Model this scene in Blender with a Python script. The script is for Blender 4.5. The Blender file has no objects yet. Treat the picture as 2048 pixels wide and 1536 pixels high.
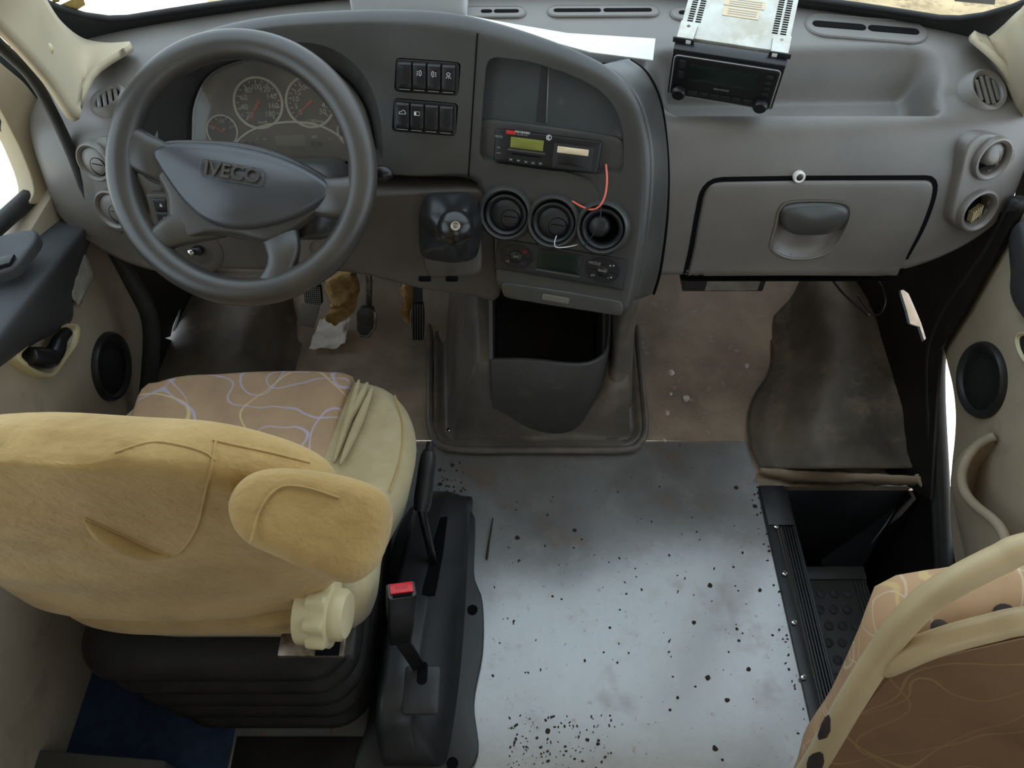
import bpy, bmesh, math, random
from mathutils import Vector, Matrix, noise
random.seed(11)
V = Vector
rad = math.radians
sc = bpy.context.scene
COL = sc.collection

# ---------------------------------------------------------------- camera
F_PX, PITCH, CAM_Z = 1540.0, rad(52), 1.60
cam_data = bpy.data.cameras.new('camera'); cam = bpy.data.objects.new('camera', cam_data)
COL.objects.link(cam); sc.camera = cam
cam.location = (0, 0, CAM_Z); cam.rotation_euler = (rad(90) - PITCH, 0, 0)
cam_data.sensor_width = 36.0; cam_data.lens = F_PX / 2048 * 36.0; cam_data.clip_start = 0.02

# ---------------------------------------------------------------- sky, sun, exposure
world = bpy.data.worlds.new('world'); sc.world = world; world.use_nodes = True
wn = world.node_tree.nodes; wl = world.node_tree.links
bg = wn['Background']; bg.inputs[0].default_value = (0.75, 0.875, 1.0, 1.0); bg.inputs[1].default_value = 2.6   # bright hazy sky, even all around
sun_d = bpy.data.lights.new('sun', 'SUN'); sun = bpy.data.objects.new('sun', sun_d); COL.objects.link(sun)
sun_d.energy = 9.0; sun_d.angle = rad(0.6); sun_d.color = (1.0, 0.94, 0.84)
SUN_EL, SUN_AZ = rad(52), rad(172)      # azimuth: from forward (+Y) turning to the right (+X)
sun.rotation_euler = V((math.sin(SUN_AZ)*math.cos(SUN_EL), math.cos(SUN_AZ)*math.cos(SUN_EL), math.sin(SUN_EL))).to_track_quat('Z', 'Y').to_euler()
def portal(loc, target, w, h):
    d = bpy.data.lights.new('portal', 'AREA'); o = bpy.data.objects.new('portal', d); COL.objects.link(o)
    d.shape = 'RECTANGLE'; d.size = w; d.size_y = h; d.cycles.is_portal = True
    o.location = loc; o.rotation_euler = (V(target) - V(loc)).to_track_quat('-Z', 'Y').to_euler()
portal((0.04, 1.30, 1.36), (0.04, 0.4, 0.6), 1.9, 1.15)
portal((-0.97, 0.55, 1.27), (0, 0.55, 1.2), 1.3, 0.8)
portal((1.02, 0.55, 1.27), (0, 0.55, 1.2), 1.3, 0.8)
vs = sc.view_settings
vs.view_transform = 'Standard'; vs.look = 'None'; vs.gamma = 1.0; vs.use_curve_mapping = False; vs.exposure = 0.0
sc.cycles.max_bounces = 10; sc.cycles.diffuse_bounces = 6; sc.cycles.glossy_bounces = 3
sc.cycles.transparent_max_bounces = 12; sc.cycles.use_denoising = True
sc.cycles.sample_clamp_indirect = 8

# ---------------------------------------------------------------- pixel -> world helpers
FWD = V((0, math.cos(PITCH), -math.sin(PITCH))); UPV = V((0, math.sin(PITCH), math.cos(PITCH))); CAM = V((0, 0, CAM_Z))
def ray(px, py): return FWD + V((1, 0, 0)) * ((px - 1024) / F_PX) - UPV * ((py - 768) / F_PX)
def PZ(px, py, z): d = ray(px, py); return CAM + d * ((z - CAM_Z) / d.z)
def PY(px, py, y): d = ray(px, py); return CAM + d * (y / d.y)
def PX(px, py, x): d = ray(px, py); return CAM + d * (x / d.x)
def PD(px, py, depth): return CAM + ray(px, py) * depth
def PP(px, py, o, n): d = ray(px, py); return CAM + d * ((o - CAM).dot(n) / d.dot(n))
def hit(px, py, fn, a=0.5, b=2.6, n=300):
    d = ray(px, py); t0 = a; f0 = fn(CAM + d * a)
    for i in range(1, n + 1):
        t1 = a + (b - a) * i / n; f1 = fn(CAM + d * t1)
        if f0 < 0 <= f1 or f0 > 0 >= f1:
            for _ in range(30):
                m = (t0 + t1) / 2; fm = fn(CAM + d * m)
                if (fm < 0) == (f0 < 0): t0, f0 = m, fm
                else: t1 = m
            return CAM + d * t0
        t0, f0 = t1, f1
    return None

# ---------------------------------------------------------------- materials
def lin(c):
    return tuple(((x / 255) / 12.92 if x / 255 <= 0.04045 else ((x / 255 + 0.055) / 1.055) ** 2.4) for x in c) + (1.0,)
def mat(name, c1, c2=None, ns=6.0, lo=0.4, hi=0.65, rough=0.5, rough2=None, bump=0.0, bs=300.0, metal=0.0, spec=0.5,
        c3=None, ns3=40.0, lo3=0.62, hi3=0.7, detail=5.0, emis=None, bump2=0.0, bs2=20.0, sheen=0.0, alpha=1.0, stretch=None, coat=None):
    m = bpy.data.materials.new(name); m.use_nodes = True
    nt = m.node_tree; N = nt.nodes; L = nt.links; b = N['Principled BSDF']
    tc = N.new('ShaderNodeNewGeometry'); co = tc.outputs['Position']
    if stretch:
        mp = N.new('ShaderNodeMapping'); mp.inputs['Scale'].default_value = stretch; L.new(co, mp.inputs[0]); co = mp.outputs[0]
    def nz(scale, det, rgh=0.6):
        n = N.new('ShaderNodeTexNoise'); n.inputs['Scale'].default_value = scale; n.inputs['Detail'].default_value = det
        n.inputs['Roughness'].default_value = rgh; L.new(co, n.inputs['Vector']); return n.outputs['Fac']
    def ramp(src, lo, hi, a=0.0, bb=1.0):
        r = N.new('ShaderNodeMapRange'); r.inputs[1].default_value = lo; r.inputs[2].default_value = hi
        r.inputs[3].default_value = a; r.inputs[4].default_value = bb; L.new(src, r.inputs[0]); return r.outputs[0]
    b.inputs['Base Color'].default_value = lin(c1)
    b.inputs['Roughness'].default_value = rough; b.inputs['Metallic'].default_value = metal
    b.inputs['Specular IOR Level'].default_value = spec
    if coat:
        b.inputs['Coat Weight'].default_value, b.inputs['Coat Roughness'].default_value, b.inputs['Coat IOR'].default_value = coat
    if sheen: b.inputs['Sheen Weight'].default_value = sheen
    cur = None
    if c2 is not None:
        fac = ramp(nz(ns, detail), lo, hi)
        mx = N.new('ShaderNodeMix'); mx.data_type = 'RGBA'; mx.inputs[6].default_value = lin(c1); mx.inputs[7].default_value = lin(c2)
        L.new(fac, mx.inputs[0]); cur = mx.outputs[2]
        if rough2 is not None: L.new(ramp(nz(ns, detail), lo, hi, rough, rough2), b.inputs['Roughness'])
    if c3 is not None:
        fac = ramp(nz(ns3, 4.0, 0.7), lo3, hi3)
        mx = N.new('ShaderNodeMix'); mx.data_type = 'RGBA'; mx.inputs[7].default_value = lin(c3)
        if cur is not None: L.new(cur, mx.inputs[6])
        else: mx.inputs[6].default_value = lin(c1)
        L.new(fac, mx.inputs[0]); cur = mx.outputs[2]
    if cur is not None: L.new(cur, b.inputs['Base Color'])
    if bump or bump2:
        prev = None
        for st, s in ((bump, bs), (bump2, bs2)):
            if not st: continue
            bp = N.new('ShaderNodeBump'); bp.inputs['Strength'].default_value = st; bp.inputs['Distance'].default_value = 0.6 / s
            L.new(nz(s, 2.0), bp.inputs['Height'])
            if prev is not None: L.new(prev, bp.inputs['Normal'])
            prev = bp.outputs[0]
        L.new(prev, b.inputs['Normal'])
    if emis: b.inputs['Emission Color'].default_value = lin(emis[0]); b.inputs['Emission Strength'].default_value = emis[1]
    if alpha < 1: b.inputs['Alpha'].default_value = alpha
    return m
def floor_mat(name):
    """scuffed shiny vinyl: grey sheet, brown stains, pale scratches, dark specks"""
    m = mat(name, (120, 120, 120), (98, 94, 89), ns=3.5, lo=0.42, hi=0.66, rough=0.34, bump=0.04, bs=60, spec=1.0, coat=(1.0, 0.22, 2.0))
    nt = m.node_tree; N = nt.nodes; L = nt.links; b = N['Principled BSDF']; src = b.inputs['Base Color'].links[0].from_socket
    geo = N.new('ShaderNodeNewGeometry')
    def layer(scale, lo, hi, col, stretch=(1, 1, 1), rot=0.0, det=4.0, amt=0.8):
        nonlocal src
        mp = N.new('ShaderNodeMapping'); mp.inputs['Scale'].default_value = stretch; mp.inputs['Rotation'].default_value = (0, 0, rot); L.new(geo.outputs['Position'], mp.inputs[0])
        n = N.new('ShaderNodeTexNoise'); n.inputs['Scale'].default_value = scale; n.inputs['Detail'].default_value = det; n.inputs['Roughness'].default_value = 0.65; L.new(mp.outputs[0], n.inputs['Vector'])
        r = N.new('ShaderNodeMapRange'); r.inputs[1].default_value = lo; r.inputs[2].default_value = hi; r.inputs[4].default_value = amt; L.new(n.outputs['Fac'], r.inputs[0])
        mx = N.new('ShaderNodeMix'); mx.data_type = 'RGBA'; mx.inputs[7].default_value = lin(col); L.new(r.outputs[0], mx.inputs[0]); L.new(src, mx.inputs[6]); src = mx.outputs[2]
        return r.outputs[0]
    stain = layer(7.0, 0.56, 0.72, (112, 92, 74))
    sc1 = layer(11.0, 0.52, 0.75, (150, 146, 140), stretch=(1.0, 0.8, 1), rot=0.5, det=8.0, amt=0.5)
    sc2 = layer(34.0, 0.63, 0.70, (120, 84, 62), stretch=(1.6, 1, 1), rot=-0.4)
    spk = layer(95.0, 0.68, 0.72, (40, 34, 30), det=2.0)
    L.new(src, b.inputs['Base Color'])
    add = N.new('ShaderNodeMath'); add.operation = 'MAXIMUM'; L.new(stain, add.inputs[0]); L.new(sc2, add.inputs[1])
    add2 = N.new('ShaderNodeMath'); add2.operation = 'MAXIMUM'; L.new(add.outputs[0], add2.inputs[0]); L.new(spk, add2.inputs[1])
    cw = N.new('ShaderNodeMapRange'); cw.inputs[3].default_value = 1.0; cw.inputs[4].default_value = 0.35; L.new(add2.outputs[0], cw.inputs[0]); L.new(cw.outputs[0], b.inputs['Coat Weight'])
    cr_ = N.new('ShaderNodeMapRange'); cr_.inputs[3].default_value = 0.20; cr_.inputs[4].default_value = 0.42; L.new(sc1, cr_.inputs[0]); L.new(cr_.outputs[0], b.inputs['Coat Roughness'])
    return m
def squiggle_mat(name, base, l1, l2, scale=9.0, w=0.012, rough=0.9):
    """woven seat fabric: printed curly lines of two colours"""
    m = mat(name, base, tuple(int(x * 0.93) for x in base), ns=14, rough=rough, bump=0.25, bs=900, spec=0.2)
    nt = m.node_tree; N = nt.nodes; L = nt.links; b = N['Principled BSDF']
    src = b.inputs['Base Color'].links[0].from_socket
    geo = N.new('ShaderNodeNewGeometry')
    for k, (c, off, sc_) in enumerate(((l1, 0.0, scale), (l2, 7.3, scale * 0.85), (l1, 21.0, scale * 1.3))):
        mp = N.new('ShaderNodeMapping'); mp.inputs['Location'].default_value = (off, off * 0.7, -off)
        L.new(geo.outputs['Position'], mp.inputs[0])
        n = N.new('ShaderNodeTexNoise'); n.inputs['Scale'].default_value = sc_; n.inputs['Detail'].default_value = 0.3
        L.new(mp.outputs[0], n.inputs['Vector'])
        a = N.new('ShaderNodeMath'); a.operation = 'SUBTRACT'; a.inputs[1].default_value = 0.5; L.new(n.outputs['Fac'], a.inputs[0])
        ab = N.new('ShaderNodeMath'); ab.operation = 'ABSOLUTE'; L.new(a.outputs[0], ab.inputs[0])
        r = N.new('ShaderNodeMapRange'); r.inputs[1].default_value = w; r.inputs[2].default_value = w * 0.6
        r.inputs[3].default_value = 0; r.inputs[4].default_value = 0.68; L.new(ab.outputs[0], r.inputs[0])
        mx = N.new('ShaderNodeMix'); mx.data_type = 'RGBA'; mx.inputs[7].default_value = lin(c)
        L.new(r.outputs[0], mx.inputs[0]); L.new(src, mx.inputs[6]); src = mx.outputs[2]
    L.new(src, b.inputs['Base Color'])
    return m
def glass_mat(name, tint=(235, 240, 238), refl=0.06, dust=0.0):
    m = bpy.data.materials.new(name); m.use_nodes = True; nt = m.node_tree; N = nt.nodes; L = nt.links
    N.remove(N['Principled BSDF']); out = N['Material Output']
    t = N.new('ShaderNodeBsdfTransparent'); t.inputs[0].default_value = lin(tint)
    g = N.new('ShaderNodeBsdfGlossy'); g.inputs['Roughness'].default_value = 0.02
    mx = N.new('ShaderNodeMixShader'); mx.inputs[0].default_value = refl
    L.new(t.outputs[0], mx.inputs[1]); L.new(g.outputs[0], mx.inputs[2]); res = mx.outputs[0]
    if dust:
        d = N.new('ShaderNodeBsdfDiffuse'); d.inputs[0].default_value = lin((196, 188, 180)); m2 = N.new('ShaderNodeMixShader'); m2.inputs[0].default_value = dust
        L.new(res, m2.inputs[1]); L.new(d.outputs[0], m2.inputs[2]); res = m2.outputs[0]
    L.new(res, out.inputs[0])
    return m

# ---------------------------------------------------------------- object helpers
def tag(o, label=None, cat=None, group=None, kind=None):
    if label: o['label'] = label
    if cat: o['category'] = cat
    if group: o['group'] = group
    if kind: o['kind'] = kind
    return o
def thing(name, label, cat, loc=(0, 0, 0), group=None, kind=None):
    o = bpy.data.objects.new(name, None); COL.objects.link(o); o.location = loc; o.empty_display_size = 0.05
    return tag(o, label, cat, group, kind)
def wloc(o):
    return V(o.location) if o.type == 'EMPTY' else V((0, 0, 0))     # meshes keep world coordinates
def adopt(o, parent):
    if parent is not None:
        o.parent = parent; o.matrix_parent_inverse = Matrix.Translation(-wloc(parent))
    return o
def link(name, me, m, parent=None):
    o = bpy.data.objects.new(name, me); COL.objects.link(o)
    if m is not None and not me.materials: me.materials.append(m)
    return adopt(o, parent)
def shade(me, ang=35):
    if ang is None: return
    for p in me.polygons: p.use_smooth = True
    if ang < 180: me.set_sharp_from_angle(angle=rad(ang))
def obj(name, data, m, parent=None, ang=35, sub=0, solid=0.0, offs=-1, bev=0.0, bseg=2):
    vs_, fs_ = data
    me = bpy.data.meshes.new(name); me.from_pydata([tuple(v) for v in vs_], [], fs_); me.validate()
    bm = bmesh.new(); bm.from_mesh(me); bmesh.ops.remove_doubles(bm, verts=bm.verts, dist=1e-6)
    bmesh.ops.recalc_face_normals(bm, faces=bm.faces)
    if bev: bmesh.ops.bevel(bm, geom=[e for e in bm.edges if e.is_manifold and e.calc_face_angle(0) > rad(30)], offset=bev, segments=bseg, affect='EDGES', profile=0.5, clamp_overlap=True)
    bm.to_mesh(me); bm.free()
    shade(me, ang)
    o = link(name, me, m, parent)
    if solid:
        s = o.modifiers.new('solid', 'SOLIDIFY'); s.thickness = solid; s.offset = offs
    if sub:
        s = o.modifiers.new('sub', 'SUBSURF'); s.levels = sub; s.render_levels = sub
    return o
class MB:
    def __init__(s): s.v = []; s.f = []
    def add(s, data):
        n = len(s.v); s.v += [V(x) for x in data[0]]; s.f += [tuple(i + n for i in f) for f in data[1]]; return s
    @property
    def data(s): return (s.v, s.f)
def bake(o):
    """apply modifiers"""
    bpy.context.view_layer.update()
    dg = bpy.context.evaluated_depsgraph_get()
    me = bpy.data.meshes.new_from_object(o.evaluated_get(dg)); old = o.data
    o.modifiers.clear(); o.data = me; return o
def cut(o, *cutters, op='DIFFERENCE', ang=35):
    for c in cutters:
        md = o.modifiers.new('b', 'BOOLEAN'); md.operation = op; md.object = c; md.solver = 'EXACT'
    bake(o)
    for c in cutters: bpy.data.objects.remove(c)
    shade(o.data, ang); return o
# --- curves
def cr(p0, p1, p2, p3, t):
    return 0.5 * ((2 * p1) + (p2 - p0) * t + (2 * p0 - 5 * p1 + 4 * p2 - p3) * t * t + (3 * p1 - p0 - 3 * p2 + p3) * t ** 3)
def spline(pts, n=8, closed=False):
    pts = [V(p) for p in pts]; out = []; L = len(pts)
    for i in range(L if closed else L - 1):
        if closed: a, b, c, d = pts[i - 1], pts[i], pts[(i + 1) % L], pts[(i + 2) % L]
        else: a, b, c, d = pts[max(i - 1, 0)], pts[i], pts[i + 1], pts[min(i + 2, L - 1)]
        for k in range(n): out.append(cr(a, b, c, d, k / n))
    if not closed: out.append(pts[-1])
    return out
def resample(pts, n, closed=False):
    pts = [V(p) for p in pts]; q = pts + [pts[0]] if closed else pts
    d = [0]
    for a, b in zip(q, q[1:]): d.append(d[-1] + (b - a).length)
    out = []; m = n if closed else n - 1; j = 0
    for i in range(n):
        s = d[-1] * i / m
        while j < len(d) - 2 and d[j + 1] < s: j += 1
        w = (s - d[j]) / max(d[j + 1] - d[j], 1e-9); out.append(q[j].lerp(q[j + 1], min(w, 1)))
    return out
def rrect(w, h, r, n=5, cx=0, cy=0):
    out = []
    for (sx, sy, a0) in ((1, 1, 0), (-1, 1, 90), (-1, -1, 180), (1, -1, 270)):
        for k in range(n + 1):
            a = rad(a0 + 90 * k / n); out.append(V((cx + sx * (w / 2 - r) + r * math.cos(a), cy + sy * (h / 2 - r) + r * math.sin(a))))
    return out
def rpoly(pts, r, n=4):
    """2-D polygon with rounded corners"""
    pts = [V(p) for p in pts]; out = []
    for i, p in enumerate(pts):
        a = pts[i - 1]; b = pts[(i + 1) % len(pts)]; rr = r[i] if isinstance(r, (list, tuple)) else r
        da = (a - p); db = (b - p); q = min(rr, da.length * 0.45, db.length * 0.45)
        s = p + da.normalized() * q; e = p + db.normalized() * q
        for k in range(n + 1):
            t = k / n; out.append(s.lerp(p, t).lerp(p.lerp(e, t), t))
    return out
# --- shapes (return verts, faces)
def loft(rings, cap=True, closed=True):
    n = len(rings[0]); v = [V(p) for r in rings for p in r]; f = []
    for i in range(len(rings) - 1):
        for k in range(n if closed else n - 1):
            a, b = i * n + k, i * n + (k + 1) % n
            f.append((a, b, b + n, a + n))
    if cap and closed:
        f.append(tuple(range(n - 1, -1, -1))); f.append(tuple(range(len(v) - n, len(v))))
    return v, f
def grid(rows): return loft(rows, cap=False, closed=False)
def frames(path, closed=False):
    path = [V(p) for p in path]; n = len(path); T = []
    for i in range(n):
        a = path[i - 1] if (closed or i > 0) else path[0]; b = path[(i + 1) % n] if (closed or i < n - 1) else path[-1]
        T.append((b - a).normalized())
    u = T[0].orthogonal().normalized(); out = []
    for i in range(n):
        if i: u = T[i - 1].rotation_difference(T[i]) @ u
        out.append((path[i], u.copy(), T[i].cross(u)))
    return out
def tube(path, r, n=10, closed=False, cap=True):
    fr = frames(path, closed); rings = []
    for i, (p, u, w) in enumerate(fr):
        rr = r[i] if isinstance(r, (list, tuple)) else r
        rings.append([p + u * math.cos(2 * math.pi * k / n) * rr + w * math.sin(2 * math.pi * k / n) * rr for k in range(n)])
    if closed: rings.append(rings[0]); return loft(rings, cap=False)
    return loft(rings, cap)
def frame_of(n, up=V((0, 0, 1))):
    """(right, up, normal) of a panel with outward normal n seen from the front"""
    n = V(n).normalized(); r = V(up).cross(n).normalized(); return r, n.cross(r), n
def lathe(prof, c, ax, n=32, cap=True, up=V((0, 0, 1)), rfun=None):
    """prof: list of (radius, height along axis)"""
    r, u, w = frame_of(ax, up if abs(V(ax).normalized().dot(up)) < 0.99 else V((0, 1, 0))); c = V(c); rings = []
    for (q, h) in prof:
        rings.append([c + w * h + (r * math.cos(2 * math.pi * k / n) + u * math.sin(2 * math.pi * k / n)) * q * (rfun(2 * math.pi * k / n, h) if rfun else 1) for k in range(n)])
    return loft(rings, cap)
def prism(out3, vec):
    vec = V(vec); n = len(out3); v = [V(p) for p in out3] + [V(p) + vec for p in out3]
    f = [tuple(range(n)), tuple(range(2 * n - 1, n - 1, -1))]
    for k in range(n): f.append((k, k + n, (k + 1) % n + n, (k + 1) % n))
    return v, f
def box(c, s, axes=None):
    c = V(c); ax = axes or (V((1, 0, 0)), V((0, 1, 0)), V((0, 0, 1))); v = []
    for i in (-1, 1):
        for j in (-1, 1):
            for k in (-1, 1): v.append(c + ax[0] * (i * s[0] / 2) + ax[1] * (j * s[1] / 2) + ax[2] * (k * s[2] / 2))
    return v, [(0, 1, 3, 2), (4, 6, 7, 5), (0, 4, 5, 1), (2, 3, 7, 6), (0, 2, 6, 4), (1, 5, 7, 3)]
def panel(outline, center, fmap, r=0.004, depth=0.02, inner=6, seg=4, crown=0.0, back=1.0):
    """a plate: outline in 2-D around center; fmap(u,v,w) -> world with w pointing into the plate; rounded front edge"""
    c = V(center); O = [V(p) for p in outline]; rings = []
    def off(p, d):
        q = p - c; L = q.length
        return c + q * max(L - d, 0.0) / L if L > 0 else p
    rings.append([fmap(*(c + (p - c) * back), depth) for p in O])
    for k in range(seg + 1):
        a = math.pi / 2 * k / seg
        rings.append([fmap(*off(p, r * (1 - math.cos(a))), r * (1 - math.sin(a))) for p in O])
    for k in range(1, inner):
        t = 1 - k / inner
        rings.append([fmap(*(c + (off(p, r) - c) * t), -crown * (1 - t * t)) for p in O])
    v, f = loft(rings, cap=False); n = len(O)
    v.append(fmap(c.x, c.y, -crown)); ci = len(v) - 1; b = (len(rings) - 1) * n
    for k in range(n): f.append((b + k, b + (k + 1) % n, ci))
    f.append(tuple(range(n - 1, -1, -1)))
    return v, f
class Plane:
    """a flat panel in space: 2-D coordinates (u right, v up) <-> world; w goes into the panel"""
    def __init__(s, o, n, up=V((0, 0, 1)), roll=0.0):
        s.o = V(o); s.r, s.u, s.n = frame_of(n, up)
        if roll:
            R = Matrix.Rotation(roll, 3, s.n); s.r = R @ s.r; s.u = R @ s.u
    def w(s, u, v, w=0.0): return s.o + s.r * u + s.u * v - s.n * w
    def px(s, x, y): q = PP(x, y, s.o, s.n) - s.o; return V((q.dot(s.r), q.dot(s.u)))
    def wp(s, x, y, w=0.0): q = s.px(x, y); return s.w(q.x, q.y, w)
    def axes(s): return (s.r, s.u, s.n)
    def m(s, u, v, w=0.0):
        M = Matrix((s.r, s.u, s.n)).transposed().to_4x4(); M.translation = s.w(u, v, w); return M
    def at(s, u, v, w=0.0):
        p = Plane(s.o, s.n); p.o = s.w(u, v, w); p.r, p.u, p.n = s.r, s.u, s.n; return p
def text_data(s, size, M, ext=0.0004, align='CENTER', shear=0.0, bold=0.0):
    cu = bpy.data.curves.new('t', 'FONT'); cu.body = s; cu.size = size; cu.extrude = ext; cu.align_x = align; cu.align_y = 'CENTER'; cu.shear = shear
    cu.offset = bold; cu.resolution_u = 3
    o = bpy.data.objects.new('t', cu); COL.objects.link(o); bpy.context.view_layer.update()
    me = bpy.data.meshes.new_from_object(o.evaluated_get(bpy.context.evaluated_depsgraph_get()))
    d = ([M @ v.co for v in me.vertices], [tuple(p.vertices) for p in me.polygons])
    bpy.data.objects.remove(o); bpy.data.curves.remove(cu); bpy.data.meshes.remove(me); return d
def sstep(a, b, x):
    t = min(max((x - a) / (b - a), 0.0), 1.0); return t * t * (3 - 2 * t)
def fbm(p, s=1.0): return noise.fractal(V(p) * s, 1.0, 2.0, 4)

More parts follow.
